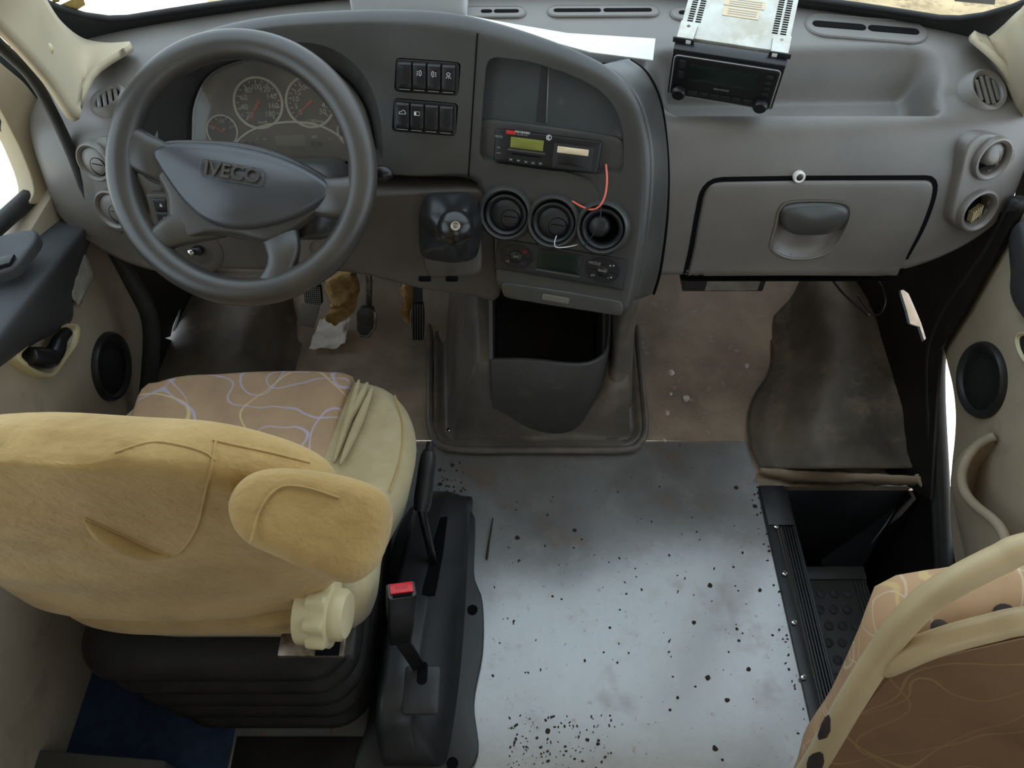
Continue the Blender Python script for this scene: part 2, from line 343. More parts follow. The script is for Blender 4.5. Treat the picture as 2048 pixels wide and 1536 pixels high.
# ---------------------------------------------------------------- palette
M = dict(
 dash=mat('dash_plastic', (108, 102, 96), (96, 91, 86), ns=5, rough=0.42, bump=0.35, bs=900, spec=0.8),
 facia=mat('facia_plastic', (66, 65, 63), (58, 57, 55), ns=6, rough=0.36, bump=0.2, bs=1100, spec=0.6),
 knee=mat('knee_plastic', (80, 74, 68), (70, 65, 60), ns=7, rough=0.55, bump=0.3, bs=900, spec=0.4),
 dark=mat('dark_plastic', (38, 39, 41), (32, 33, 35), ns=12, rough=0.42, bump=0.15, bs=900, spec=0.5),
 black=mat('black_plastic', (22, 22, 24), rough=0.35, spec=0.5),
 matte=mat('matte_black', (14, 14, 15), rough=0.9, spec=0.1),
 wheel=mat('wheel_foam', (50, 49, 49), (66, 60, 54), ns=5, rough=0.33, rough2=0.42, bump=0.2, bs=1300, spec=0.7),
 pad=mat('horn_pad', (54, 56, 62), (62, 64, 70), ns=9, rough=0.32, bump=0.15, bs=1300, spec=0.7, c3=(96, 97, 100), ns3=26, lo3=0.68, hi3=0.78),
 tan=mat('tan_trim', (186, 172, 146), (176, 162, 138), ns=4, rough=0.6, bump=0.15, bs=900, spec=0.3),
 tan2=mat('door_tan', (172, 158, 138), (160, 146, 126), ns=5, rough=0.6, bump=0.2, bs=900, spec=0.3, c3=(134, 122, 106), ns3=9, lo3=0.6, hi3=0.85),
 darkdoor=mat('door_dark', (66, 67, 70), (58, 59, 62), ns=7, rough=0.55, bump=0.2, bs=900, spec=0.35, c3=(92, 92, 92), ns3=22, lo3=0.68, hi3=0.8),
 floor=floor_mat('vinyl_floor'),
 mat_brown=mat('dusty_mat', (176, 158, 138), (118, 105, 92), ns=6, lo=0.33, hi=0.7, rough=0.7, bump=0.3, bs=350, spec=0.3, c3=(198, 182, 160), ns3=24, lo3=0.6, hi3=0.8),
 mat_black=mat('leather_mat', (118, 108, 95), (80, 74, 67), ns=5, rough=0.46, bump=0.6, bs=420, spec=0.55, c3=(148, 130, 110), ns3=9, lo3=0.56, hi3=0.8),
 console=mat('console_plastic', (108, 101, 94), (88, 82, 76), ns=6, rough=0.44, bump=0.2, bs=500, spec=0.6, c3=(146, 130, 114), ns3=7, lo3=0.50, hi3=0.85),
 bin=mat('bin_plastic', (74, 73, 72), (64, 63, 62), ns=8, rough=0.42, bump=0.15, bs=700, spec=0.55, c3=(100, 92, 82), ns3=12, lo3=0.58, hi3=0.8),
 rubber=mat('black_rubber', (24, 22, 21), (33, 30, 27), ns=20, rough=0.55, bump=0.3, bs=500, spec=0.25),
 fabric=mat('beige_fabric', (188, 158, 106), (170, 140, 90), ns=9, rough=0.95, bump=0.3, bs=1400, spec=0.1, bump2=0.3, bs2=70, c3=(128, 104, 68), ns3=34, lo3=0.69, hi3=0.84, sheen=0.15),
 fabric2=mat('beige_fabric_clean', (182, 168, 134), (168, 152, 118), ns=9, rough=0.95, bump=0.35, bs=1400, spec=0.1, bump2=0.2, bs2=40, sheen=0.15),
 seat_pat=squiggle_mat('seat_pattern', (172, 144, 116), (180, 174, 200), (210, 192, 146), scale=8.0, w=0.010),
 back_pat=squiggle_mat('seat_back_vinyl', (128, 98, 70), (150, 128, 84), (140, 112, 76), scale=6.5, w=0.006, rough=0.6),
 side_pat=squiggle_mat('seat_side_pattern', (190, 154, 120), (206, 188, 164), (208, 182, 126), scale=9, w=0.008),
 ivory=mat('ivory_plastic', (206, 192, 152), rough=0.35, spec=0.5),
 tubep=mat('beige_paint', (190, 168, 130), (180, 158, 120), ns=8, rough=0.4, spec=0.45),
 chip=mat('bare_primer', (58, 44, 38), (40, 32, 28), ns=30, rough=0.8),
 chrome=mat('chrome', (215, 215, 215), rough=0.18, metal=1.0),
 steel=mat('dirty_steel', (150, 140, 128), (96, 84, 74), ns=40, rough=0.4, metal=0.8),
 silver=mat('galvanised_sheet', (206, 204, 196), (186, 180, 164), ns=18, rough=0.42, metal=0.35, c3=(228, 226, 220), ns3=12, lo3=0.5, hi3=0.7),
 white=mat('white_paper', (235, 233, 228), rough=0.8, spec=0.2),
 cream=mat('cream_label', (226, 204, 170), rough=0.7),
 offwhite=mat('print_white', (230, 230, 228), rough=0.6),
 grey_print=mat('print_grey', (150, 150, 148), rough=0.6),
 red=mat('red_plastic', (206, 24, 34), rough=0.35),
 red_dim=mat('red_print', (186, 36, 40), rough=0.5),
 blue_dim=mat('blue_print', (44, 62, 150), rough=0.5),
 needle=mat('needle_red', (212, 62, 56), rough=0.5),
 dial=mat('dial_face', (70, 68, 66), (64, 62, 60), ns=20, rough=0.6),
 dialring=mat('dial_ring', (240, 236, 228), rough=0.4),
 cluster=mat('cluster_face', (112, 104, 98), (98, 92, 88), ns=14, rough=0.6, c3=(132, 124, 116), ns3=50, lo3=0.6, hi3=0.8),
 lcd=mat('lcd_olive', (128, 132, 60), (118, 122, 56), ns=20, rough=0.3),
 lcd2=mat('lcd_pale', (132, 132, 112), rough=0.4),
 lcd3=mat('lcd_dark', (18, 34, 30), (14, 26, 24), ns=10, rough=0.25),
 leather=mat('black_leather', (30, 30, 32), (38, 38, 40), ns=12, rough=0.38, bump=0.3, bs=600, spec=0.5),
 knob=mat('gloss_knob', (24, 22, 22), rough=0.25, spec=0.5, c3=(64, 60, 58), ns3=60, lo3=0.6, hi3=0.72),
 wire_red=mat('wire_red', (232, 112, 92), rough=0.5), wire_black=mat('wire_black', (30, 30, 32), rough=0.5), wire_white=mat('wire_white', (200, 200, 202), rough=0.5),
 foam=mat('foam_insulation', (196, 162, 102), (160, 120, 68), ns=25, rough=0.95, c3=(96, 68, 42), ns3=40, lo3=0.56, hi3=0.70, bump=0.6, bs=90),
 tissue=mat('tissue', (226, 216, 206), rough=0.95, bump=0.3, bs=90),
 tape=mat('duct_tape', (206, 202, 194), (182, 178, 170), ns=30, rough=0.35, bump=0.6, bs=80, metal=0.15),
 stone=mat('pebble', (224, 216, 204), (190, 180, 168), ns=60, rough=0.9),
 dirt=mat('dirt_crumb', (54, 44, 36), rough=0.95),
 blue_carpet=mat('blue_carpet', (30, 48, 74), (22, 36, 58), ns=40, rough=1.0, bump=0.5, bs=500),
 roof=mat('roof_lining', (196, 188, 172), rough=0.9),
 seal=mat('rubber_seal', (30, 30, 30), (38, 38, 37), ns=50, rough=0.65, bump=0.3, bs=700),
 ground=mat('sunlit_concrete', (214, 204, 184), (196, 184, 160), ns=1.2, rough=0.95, c3=(176, 160, 134), ns3=14, lo3=0.55, hi3=0.75),
 gravel=mat('tan_gravel', (128, 114, 88), (150, 136, 108), ns=3, rough=0.95, c3=(96, 84, 64), ns3=9, lo3=0.5, hi3=0.7),
 glass=glass_mat('window_glass'), lens=glass_mat('cluster_lens', (240, 238, 234), 0.03, 0.11),
 sticker=mat('gold_sticker', (186, 160, 96), (150, 128, 70), ns=60, rough=0.5),
)
# ================================================================ SETTING
def struct(name, data, m, label, cat, **k):
    o = obj(name, data, m, None, **k); return tag(o, label, cat, kind='structure')
# ground outside
struct('ground', ([(-14, -10, -0.85), (14, -10, -0.85), (14, 16, -0.85), (-14, 16, -0.85)], [(0, 1, 2, 3)]), M['ground'],
       'pale sunlit concrete yard outside the windscreen', 'ground')
struct('gravel_ground', box((3.2, 9.6, -0.845), (10.4, 9.4, 0.01)), M['gravel'], 'tan gravel strip in the yard ahead of the bus', 'ground')
X_STEP, Y_WELL = 0.588, 0.94
# floor (vinyl sheet on the cab floor, with the opening of the entrance step)
fl = MB()
def slab(x0, x1, y0, y1, z0, z1): return box(((x0 + x1) / 2, (y0 + y1) / 2, (z0 + z1) / 2), (x1 - x0, y1 - y0, z1 - z0))
fl.add(slab(-0.95, X_STEP, -2.4, 1.07, -0.03, 0)); fl.add(slab(X_STEP, 0.98, -2.4, -0.25, -0.03, 0))
struct('floor', fl.data, M['floor'], 'grey scuffed vinyl floor between the two seats', 'floor')
# front footwell floor: older dusty sheet, ends with a seam at the vinyl, rises to a toe board
rows = []
for (y, z) in ((1.068, 0.004), (1.2, 0.004), (1.36, 0.006), (1.46, 0.03), (1.56, 0.10), (1.66, 0.24), (1.72, 0.40), (1.74, 0.60)):
    rows.append([V((x, y, z + 0.004 * fbm((x * 3, y * 3, 0)))) for x in [-0.95 + 1.93 * i / 60 for i in range(61)]])
front = obj('footwell_floor', grid(rows), M['mat_brown'], None, ang=60)
tag(front, 'dusty brown footwell floor sheet under the dashboard', 'floor sheet', kind='structure')
fw2 = []
for x in [0.58 + 0.42 * i / 6 for i in range(7)]:
    fw2.append([V((x, Y_WELL, -0.02)), V((x, 1.1, -0.02))])
struct('floor_edge', prism([(X_STEP, Y_WELL, 0), (0.98, Y_WELL, 0), (0.98, 1.07, 0), (X_STEP, 1.07, 0)], (0, 0, -0.03)), M['mat_brown'],
       'floor piece in front of the entrance step well', 'floor')
# firewall behind everything
struct('wall_front', loft([[V((-0.95, 1.79, -0.1)), V((1.0, 1.79, -0.1)), V((1.0, 1.81, -0.1)), V((-0.95, 1.81, -0.1))], [V((-0.95, 1.77, 0.55)), V((1.0, 1.77, 0.55)), V((1.0, 1.79, 0.55)), V((-0.95, 1.79, 0.55))], [V((-0.93, 1.46, 0.85)), V((0.97, 1.46, 0.85)), V((0.97, 1.48, 0.85)), V((-0.93, 1.48, 0.85))]]), M['matte'], 'black bulkhead behind the dashboard', 'wall')
# entrance step well
well = MB()
well.add(([(X_STEP + 0.03, Y_WELL, -0.02), (1.02, Y_WELL, -0.02), (1.02, 0.86, -0.62), (X_STEP + 0.03, 0.86, -0.62)], [(0, 1, 2, 3)]))
well.add(([(X_STEP + 0.03, Y_WELL, -0.02), (X_STEP + 0.03, -0.25, -0.02), (X_STEP + 0.03, -0.25, -0.62), (X_STEP + 0.03, Y_WELL, -0.62)], [(0, 1, 2, 3)]))
well.add(([(X_STEP, -0.25, -0.02), (1.02, -0.25, -0.02), (1.02, -0.25, -0.62), (X_STEP, -0.25, -0.62)], [(0, 1, 2, 3)]))
well.add(([(X_STEP, -0.25, -0.62), (1.02, -0.25, -0.62), (1.02, 1.0, -0.62), (X_STEP, 1.0, -0.62)], [(0, 1, 2, 3)]))
struct('wall_stepwell', well.data, M['dark'], 'black lining of the entrance step well', 'wall', solid=0.012)
obj('sliver_cover', tube([V((0.972, 0.935, -0.02)), V((0.972, 0.86, -0.60))], 0.022, 10), M['matte'], bpy.data.objects['wall_stepwell'], ang=180)  # tube added to cover a sliver of light at the well corner
# side body below the door on the right, rear shell of the bus
def shell_wall(name, x, sgn, lab):
    mb = MB()
    mb.add(slab(min(x, x + sgn * 0.04), max(x, x + sgn * 0.04), -2.4, -0.12, -0.05, 0.88))
    mb.add(slab(min(x, x + sgn * 0.04), max(x, x + sgn * 0.04), -2.4, 0.86, 1.55, 1.92))
    mb.add(slab(min(x, x + sgn * 0.04), max(x, x + sgn * 0.04), -2.4, -0.2 if sgn < 0 else -0.7, 0.88, 1.62))  # unseen side windows walled up so less light falls behind the seats
    for y in (-2.4, -1.25, -0.24): mb.add(slab(min(x, x + sgn * 0.04), max(x, x + sgn * 0.04), y, y + 0.10, 0.88, 1.62))
    struct(name, mb.data, M['tan2'], lab, 'wall')
shell_wall('wall_left', -0.99, -1, 'beige side wall of the bus behind the driver')
shell_wall('wall_right', 1.03, 1, 'beige side wall of the bus behind the entrance')
rw_ = MB(); rw_.add(slab(-1.03, 1.07, -2.44, -2.40, -0.05, 0.85)); rw_.add(slab(-1.03, 1.07, -2.44, -2.40, 1.75, 1.95)); rw_.add(slab(-1.03, -0.1, -2.44, -2.40, 0.85, 1.75)); rw_.add(slab(0.94, 1.07, -2.44, -2.40, 0.85, 1.75))  # unseen wall; opening added for fill light, left half shut to dim
struct('wall_rear', rw_.data, M['tan2'], 'beige partition at the rear of the bus', 'wall')
rows = []
for i in range(13):
    x = -1.02 + 2.08 * i / 12; dz = -0.10 * abs(x / 1.04) ** 4
    rows.append([V((x, y, 1.92 + dz - (0.05 if y > 0.5 else 0))) for y in (-2.42, -1.0, 0.2, 0.62, 0.80)])
struct('ceiling', grid(rows), M['roof'], 'pale beige roof lining of the bus', 'ceiling', solid=0.03, ang=60)
# windscreen -------------------------------------------------------
def y_back(x): return 1.55 - 0.17 * (abs(x - 0.04) / 0.80) ** 2
def ws_pt(x, t, off=0.0):   # t 0 at the dashboard, 1 at the roof
    x_ = x * (1 - 0.03 * t); yb = y_back(x) + 0.03
    return V((x_, yb + (0.80 - yb) * t + 0.06 * math.sin(math.pi * t), 0.868 + 0.04 * (1 - (abs(x - .04) / .8) ** 2) * 0 + (1.86 - 0.868) * t))
WX = [-0.86 + 1.80 * i / 24 for i in range(25)]
rows = [[ws_pt(x, t) for x in WX] for t in [k / 10 for k in range(11)]]
win = obj('window_1', grid(rows), M['glass'], None, ang=180)
tag(win, 'large curved windscreen above the dashboard', 'window', kind='structure')
# black band and woven seal along the bottom of the glass, curving up at the corners
def band_top(x):
    e = max(0.0, (abs(x - 0.04) - 0.74) / 0.14); return 0.026 + 0.10 * e ** 2.2
WX2 = [-0.86 + 1.80 * i / 60 for i in range(61)]
rows = [[ws_pt(x, -0.03 + (band_top(x) + 0.03) * k / 4) + V((0, -0.006, 0.002)) for x in WX2] for k in range(5)]
obj('seal_band', grid(rows), M['seal'], win, ang=180, solid=0.006)
obj('seal_bead', tube([ws_pt(x, band_top(x)) + V((0, -0.008, 0)) for x in WX2], 0.006, 8), M['seal'], win, ang=180)
# sticker and print on the glass
def glass_patch(name, pts, m, lab):
    # the four corners on the glass, found by the ray through the glass surface
    def fn(p):
        t = (p.z - 0.868) / (1.86 - 0.868); q = ws_pt(p.x / (1 - 0.03 * t), t); return p.y - q.y
    P = [hit(x, y, fn) + V((0, -0.003, 0)) for x, y in pts]
    return obj(name, (P, [tuple(range(len(P)))]), m, win, ang=None)
st = glass_patch('sticker', [(122, 8), (165, -12), (172, 8), (146, 24)], M['sticker'], '')
st2 = glass_patch('sticker', [(100, -14), (122, -14), (120, 2), (108, 4)], M['sticker'], '')
glass_patch('glass_print', [(1905, -14), (1990, -8), (1988, 8), (1908, 1)], M['grey_print'], '')
# interior A-pillars
def ribbon(name, inner, outer, m, lab, cat, n=4, bulge=0.007, sx=1):
    A = spline(inner, n); B = spline(outer, n); rows = []
    for a, b in zip(A, B):
        d = V((-sx, -0.3, 0.2)).normalized()
        rows.append([a.lerp(b, t) + d * (-bulge) * math.sin(math.pi * t) * -1 * 1 for t in [k / 8 for k in range(9)]])
    return struct(name, grid(rows), m, lab, cat, ang=180, solid=0.012)
li = [PY(266, 96, 1.335), PY(215, 98, 1.345), PY(160, 86, 1.34), PY(112, 50, 1.31), PY(78, 0, 1.27), PY(30, -90, 1.18), PY(-160, -420, 0.86)]
lo = [PY(254, 110, 1.30), PY(188, 158, 1.23), PY(148, 244, 1.13), PY(85, 165, 1.12), PY(20, 92, 1.07), PY(-60, 15, 1.0), PY(-330, -260, 0.74)]
pl = ribbon('trim_1', li, lo, M['tan'], 'beige windscreen pillar trim on the driver side', 'pillar trim', sx=-1)
clip_p = PY(95, 97, 1.18)
obj('trim_clip', lathe([(0.009, -0.004), (0.009, 0.002), (0.006, 0.005), (0, 0.0055)], clip_p, (0.75, -0.55, 0.35), 20), M['ivory'], pl, ang=50)
ri = [PY(1938, 72, 1.36), PY(1958, 80, 1.36), PY(1988, 74, 1.35), PY(2035, 38, 1.33), PY(2080, -20, 1.25), PY(2220, -420, 0.86)]
ro = [PY(1950, 92, 1.32), PY(2010, 150, 1.26), PY(2052, 235, 1.22), PY(2085, 165, 1.15), PY(2150, 90, 1.05), PY(2400, -260, 0.74)]
ribbon('trim_2', ri, ro, M['tan'], 'beige windscreen pillar trim on the passenger side', 'pillar trim', sx=1)

# dark frame behind the door corners
def backing(name, pts, x, th, lab):
    struct(name, prism([PX(px, py, x) for px, py in pts], (th, 0, 0)), M['seal'], lab, 'door frame', ang=None)
backing('trim_3', [(-80, 10), (20, 92), (112, 215), (190, 400), (150, 420), (70, 280), (0, 160), (-80, 95)], -0.905, -0.006, 'black door frame edge beside the driver windscreen pillar')
backing('trim_4', [(2100, 120), (2044, 215), (2046, 300), (2010, 500), (2080, 540), (2120, 480), (2130, 170)], 0.965, 0.006, 'black door frame edge beside the passenger windscreen pillar')
# ================================================================ DASHBOARD
dash = thing('dashboard', 'grey moulded plastic dashboard spanning the whole cab', 'dashboard', (0.05, 1.25, 0.55))
BP = [(1.58, 0.872), (1.50, 0.872), (1.42, 0.868), (1.36, 0.860), (1.28, 0.848), (1.235, 0.838), (1.20, 0.833), (1.178, 0.825), (1.158, 0.806), (1.143, 0.776),
      (1.130, 0.740), (1.118, 0.69), (1.105, 0.63), (1.094, 0.575), (1.089, 0.556), (1.100, 0.545), (1.16, 0.535), (1.34, 0.530)]
NB = 150
BPs = resample(spline([V((a, b, 0)) for a, b in BP], 8), NB)
XR0, XR1, XL0, XL1 = 0.66, 0.935, -0.62, -0.86
def base_pt(x, q, dz=0.0):
    y, z = q.x, q.y
    if y > 1.24:
        k = (y_back(x) + 0.03 - 1.24) / (1.58 - 1.24); y = 1.24 + (y - 1.24) * k
    for (e0, e1) in ((XR0, XR1), (XL0, XL1)):
        s = (x - e0) / (e1 - e0)
        if s > 0:
            s = min(s, 1)
            if z < 0.833: z = 0.833 - (0.833 - z) * (1 - 0.42 * s ** 2.2)
            c = math.sqrt(max(0, 1 - s ** 3)); kk = 1 - 0.30 * (1 - c)
            y = 1.34 + (y - 1.34) * kk; z = 0.72 + (z - 0.72) * (1 - 0.16 * (1 - c))
    return V((x, y, z))
def tray(x, y):
    dx = max(abs(x - 0.510) - 0.215, 0); yy = y - 1.275; dy = max(abs(yy) - (0.050 if yy < 0 else 0.035), 0); d = math.hypot(dx, dy)
    return -0.078 * (1 - sstep(0.0, 0.034 + 0.022 * sstep(-0.05, 0.03, yy), d))
xs = [XL1 + (XR1 - XL1) * i / 300 for i in range(301)]
rows = []
for q in BPs:
    r = []
    for x in xs:
        p = base_pt(x, q)
        if q.y > 0.82: p.z += tray(p.x, p.y)
        r.append(p)
    rows.append(r)
v, f = grid(rows); n = len(xs)
# close the body behind
bk = [V((x, 1.60, 0.53)) for x in xs]
body = MB(); body.v = v; body.f = f
body.f = [t for t in f if not (-0.615 < v[t[0]].x < 0.20 and (v[t[0]].z < 0.845 or v[t[0]].y < 1.33))]   # the hood and stack take this place
base = obj('dash_body', body.data, M['dash'], dash, ang=50)
# ray onto the base profile (simple extrusion form)
def on_base(px, py):
    def fn(p):
        best = None
        for q in BPs[:125]:
            b = base_pt(p.x, q)
            dd = (b.y - p.y) ** 2 + (b.z - p.z) ** 2
            if best is None or dd < best[0]: best = (dd, b, q)
        i = BPs.index(best[2]); a = base_pt(p.x, BPs[max(i - 1, 0)]); c = base_pt(p.x, BPs[min(i + 1, NB - 1)])
        t = (c - a); nrm = V((0, t.z, -t.y)).normalized()   # points out to the cab (up / rear)
        if nrm.y > 0 and abs(nrm.y) > abs(nrm.z): nrm = -nrm
        if nrm.z < 0 and abs(nrm.z) > abs(nrm.y): nrm = -nrm
        fn.n = nrm
        return (p - best[1]).dot(nrm)
    p = hit(px, py, fn, 0.9, 2.2, 60); fn(p); return p, fn.n.copy()
def base_plane(px, py, nx=0.0, up=V((0, 0, 1))):
    p, nr = on_base(px, py); nr = V((nx, nr.y, nr.z)).normalized(); return Plane(p, nr, up if abs(nr.z) < 0.9 else V((0, 1, 0)))

# glove box door: groove and a curved lid lying in the face -----------------
def face_y(x, z):
    # y of the front face at (x,z)
    best = 9
    for a, b in zip(BPs, BPs[1:]):
        if a.y >= z >= b.y and a.x < 1.25:
            t = (a.y - z) / max(a.y - b.y, 1e-6); return a.x + (b.x - a.x) * t
    return 1.1
def fpx(px, py): p = hit(px, py, lambda p: p.y - face_y(p.x, p.z), 0.9, 2.0, 200); return V((p.x, p.z))
gpx = [(1412, 364), (1600, 361), (1868, 360), (1862, 400), (1842, 455), (1800, 530), (1784, 551), (1560, 551), (1366, 551), (1385, 505), (1398, 430)]
gout = rpoly([fpx(*p) for p in gpx], [0.03, 0.001, 0.03, 0.02, 0.03, 0.03, 0.004, 0.001, 0.004, 0.02, 0.03])
gout = resample([V((p.x, p.y, 0)) for p in gout], 150, True)
gc = fpx(1610, 460)
lid_map = lambda u, v, w: V((u, face_y(u, v) - 0.0045 + w, v))
lid = obj('glove_box_door', panel([(p.x, p.y) for p in gout], gc, lid_map, r=0.005, depth=0.008, inner=14, crown=0.0), M['dash'], dash, ang=50)
groove = []
for (d, w) in ((-0.001, 0.0), (0.0045, -0.0008), (0.0085, -0.0008), (0.0085, 0.004)):
    ring = []
    for i, p in enumerate(gout):
        t = (gout[(i + 1) % 150] - gout[i - 1]).normalized(); nn = V((t.y, -t.x, 0))
        if nn.dot(p - V((gc.x, gc.y, 0))) < 0: nn = -nn
        q = p + nn * d; ring.append(V((q.x, face_y(q.x, q.y) + w, q.y)))
    groove.append(ring)
obj('door_gap', loft(groove, cap=False), M['matte'], lid, ang=60)
# finger recess and pull handle
rec = resample(rpoly([fpx(*p) for p in [(1560, 415), (1590, 402), (1665, 402), (1695, 412), (1692, 440), (1668, 490), (1640, 506), (1600, 512), (1560, 508), (1543, 490)]], 0.012), 60, True) if False else None
rp = [fpx(*p) for p in [(1562, 412), (1590, 400), (1668, 400), (1697, 412), (1690, 450), (1662, 495), (1625, 512), (1575, 512), (1543, 492), (1550, 455)]]
rp = [V((p.x, p.y)) for p in resample(spline([V((p.x, p.y, 0)) for p in rp], 6, True), 56, True)]
rc = sum(rp, V((0, 0))) / len(rp)
dish = []
for k, (s, w) in enumerate(((1.06, -0.0062), (1.0, -0.0066), (0.97, -0.0030), (0.90, 0.004), (0.7, 0.010), (0.4, 0.013), (0.05, 0.014))):
    dish.append([V((rc.x + (p.x - rc.x) * s, face_y(p.x, p.y) + w - 0.000, rc.y + (p.y - rc.y) * s)) for p in rp])
# cut the lid for the dish
cutr = obj('c', panel([(rc.x + (p.x - rc.x) * 0.97, rc.y + (p.y - rc.y) * 0.97) for p in rp], rc, lambda u, v, w: V((u, face_y(u, v) - 0.03 + w, v)), r=0.001, depth=0.06), None)
cutr2 = obj('c', panel([(rc.x + (p.x - rc.x) * 0.97, rc.y + (p.y - rc.y) * 0.97) for p in rp], rc, lambda u, v, w: V((u, face_y(u, v) - 0.03 + w, v)), r=0.001, depth=0.06), None)
cut(lid, cutr, ang=50)
# hole in the dash body behind (open shell: delete faces inside)
bpy.data.objects.remove(cutr2)
bm = bmesh.new(); bm.from_mesh(base.data)
dead = []
for fc in bm.faces:
    c = fc.calc_center_median()
    if abs(c.y - face_y(c.x, c.z)) < 0.03 and c.z < 0.75 and abs(c.x - gc.x) < 0.16:
        if (c.x - rc.x) ** 2 / 0.075 ** 2 + (c.z - rc.y) ** 2 / 0.06 ** 2 < 1: dead.append(fc)
bmesh.ops.delete(bm, geom=dead, context='FACES'); bm.to_mesh(base.data); bm.free()
obj('handle_recess', loft(dish, cap=False), M['dash'], lid, ang=60)
hp = [fpx(*p) for p in [(1562, 412), (1590, 402), (1668, 402), (1694, 414), (1688, 438), (1660, 458), (1620, 464), (1580, 460), (1560, 440)]]
hp = [V((p.x, p.y)) for p in resample(spline([V((p.x, p.y, 0)) for p in hp], 6, True), 44, True)]
hc = sum(hp, V((0, 0))) / len(hp)
obj('handle', panel([(p.x, p.y) for p in hp], hc, lambda u, v, w: V((u, face_y(u, v) - 0.016 + w, v)), r=0.010, depth=0.014, crown=0.004, inner=5), M['facia'], lid, ang=60)
pp = PY(1601, 361, 1.118); lock_pl = Plane(V((pp.x, face_y(pp.x, pp.z) - 0.006, pp.z)), (0, -0.96, 0.25))
obj('lock_ring', lathe([(0.0105, -0.006), (0.0105, 0.002), (0.0085, 0.004), (0.006, 0.003), (0.0055, 0.0)], lock_pl.o, lock_pl.n, 24), M['dialring'], dash, ang=40)
obj('lock_cylinder', lathe([(0.0058, -0.004), (0.0058, 0.003), (0.003, 0.004), (0, 0.004)], lock_pl.o, lock_pl.n, 20), M['dark'], dash, ang=40)

# defroster slots along the windscreen --------------------------------------
def defrost(corners, slots):
    P = [on_base(*c)[0] for c in corners]
    c = sum(P, V()) / 4; r = ((P[1] - P[0]) + (P[2] - P[3])); r.normalize()
    nrm = (P[1] - P[0]).cross(P[3] - P[0]).normalized()
    if nrm.z < 0: nrm = -nrm
    u = nrm.cross(r); pl = Plane(c, nrm); pl.r, pl.u = r, u
    w = ((P[1] - P[0]).length + (P[2] - P[3]).length) / 2; h = ((P[3] - P[0]).length + (P[2] - P[1]).length) / 2
    o = obj('defroster_vent', panel(rrect(w, h, h * 0.48, 8), (0, 0), lambda a, b, d: pl.w(a, b, d - 0.004), r=0.003, depth=0.012, inner=3), M['dash'], dash, ang=40)
    rim = [pl.w(p.x, p.y, -0.004) for p in rrect(w - 0.006, h - 0.006, (h - 0.006) * 0.48, 8)]
    obj('rim', tube(rim, 0.0009, 6, True), M['dash'], o, ang=180)
    for (a, b) in slots:
        obj('slot', panel(rrect((b - a) * w, h * 0.26, h * 0.12, 4, cx=(a + b) / 2 * w, cy=0), ((a + b) / 2 * w, 0), lambda p, q, d: pl.w(p, q, d - 0.0052), r=0.0008, depth=0.004, inner=2), M['matte'], o, ang=40)
defrost([(1606, 72), (1842, 88), (1866, 52), (1612, 28)][::1], [(-0.44, 0.0), (0.015, 0.43)])
defrost([(1092, 36), (1318, 36), (1320, 12), (1095, 14)], [(-0.44, -0.02), (0.0, 0.43)])
defrost([(900, 38), (1052, 38), (1054, 14), (902, 16)], [(-0.1, 0.05), (0.07, 0.40)])
defrost([(1338, 42), (1560, 46), (1560, 20), (1340, 16)], [(-0.42, 0.0), (0.02, 0.42)])

# round slatted vents at both ends and pod of two ball vents ------------------
def slat_vent(px, py, rpx, nx, nslat=4, tilt=0.25):
    pl = base_plane(px, py, nx); R = rpx * (pl.o - CAM).dot(FWD) / F_PX; o_ = pl.o + pl.n * 0.009
    pl.o = o_
    o = obj('end_vent', lathe([(R * 1.3, -0.02), (R * 1.14, 0.001), (R * 1.02, 0.006), (R * 0.90, 0.004), (R * 0.80, 0.001), (R * 0.80, -0.012)], o_, pl.n, 40, cap=False), M['dash'], dash, ang=50)
    obj('duct', lathe([(R * 0.82, -0.006), (0, -0.0061)], o_, pl.n, 32, cap=False), M['matte'], o)
    a = V((math.cos(tilt), math.sin(tilt)))
    for k in range(nslat):
        t = (k - (nslat - 1) / 2) * R * 0.36; hl = math.sqrt(max((R * 0.78) ** 2 - t * t, 0)); s = V((-a.y, a.x))
        c = pl.w(a.x * t, a.y * t, 0.0)
        obj('slat', box(c, (R * 0.22, hl * 2, 0.004), ((pl.r * a.x + pl.u * a.y), (pl.r * s.x + pl.u * s.y), pl.n)), M['dash'], o, bev=0.001)
slat_vent(1966, 186, 40, 0.25, 4, -0.3)
slat_vent(222, 205, 34, -0.25, 4, 0.35)
def cyl_cut(c, n, r, d): return obj('c', lathe([(r, -d), (r, 0.06)], c, n, 40), None)
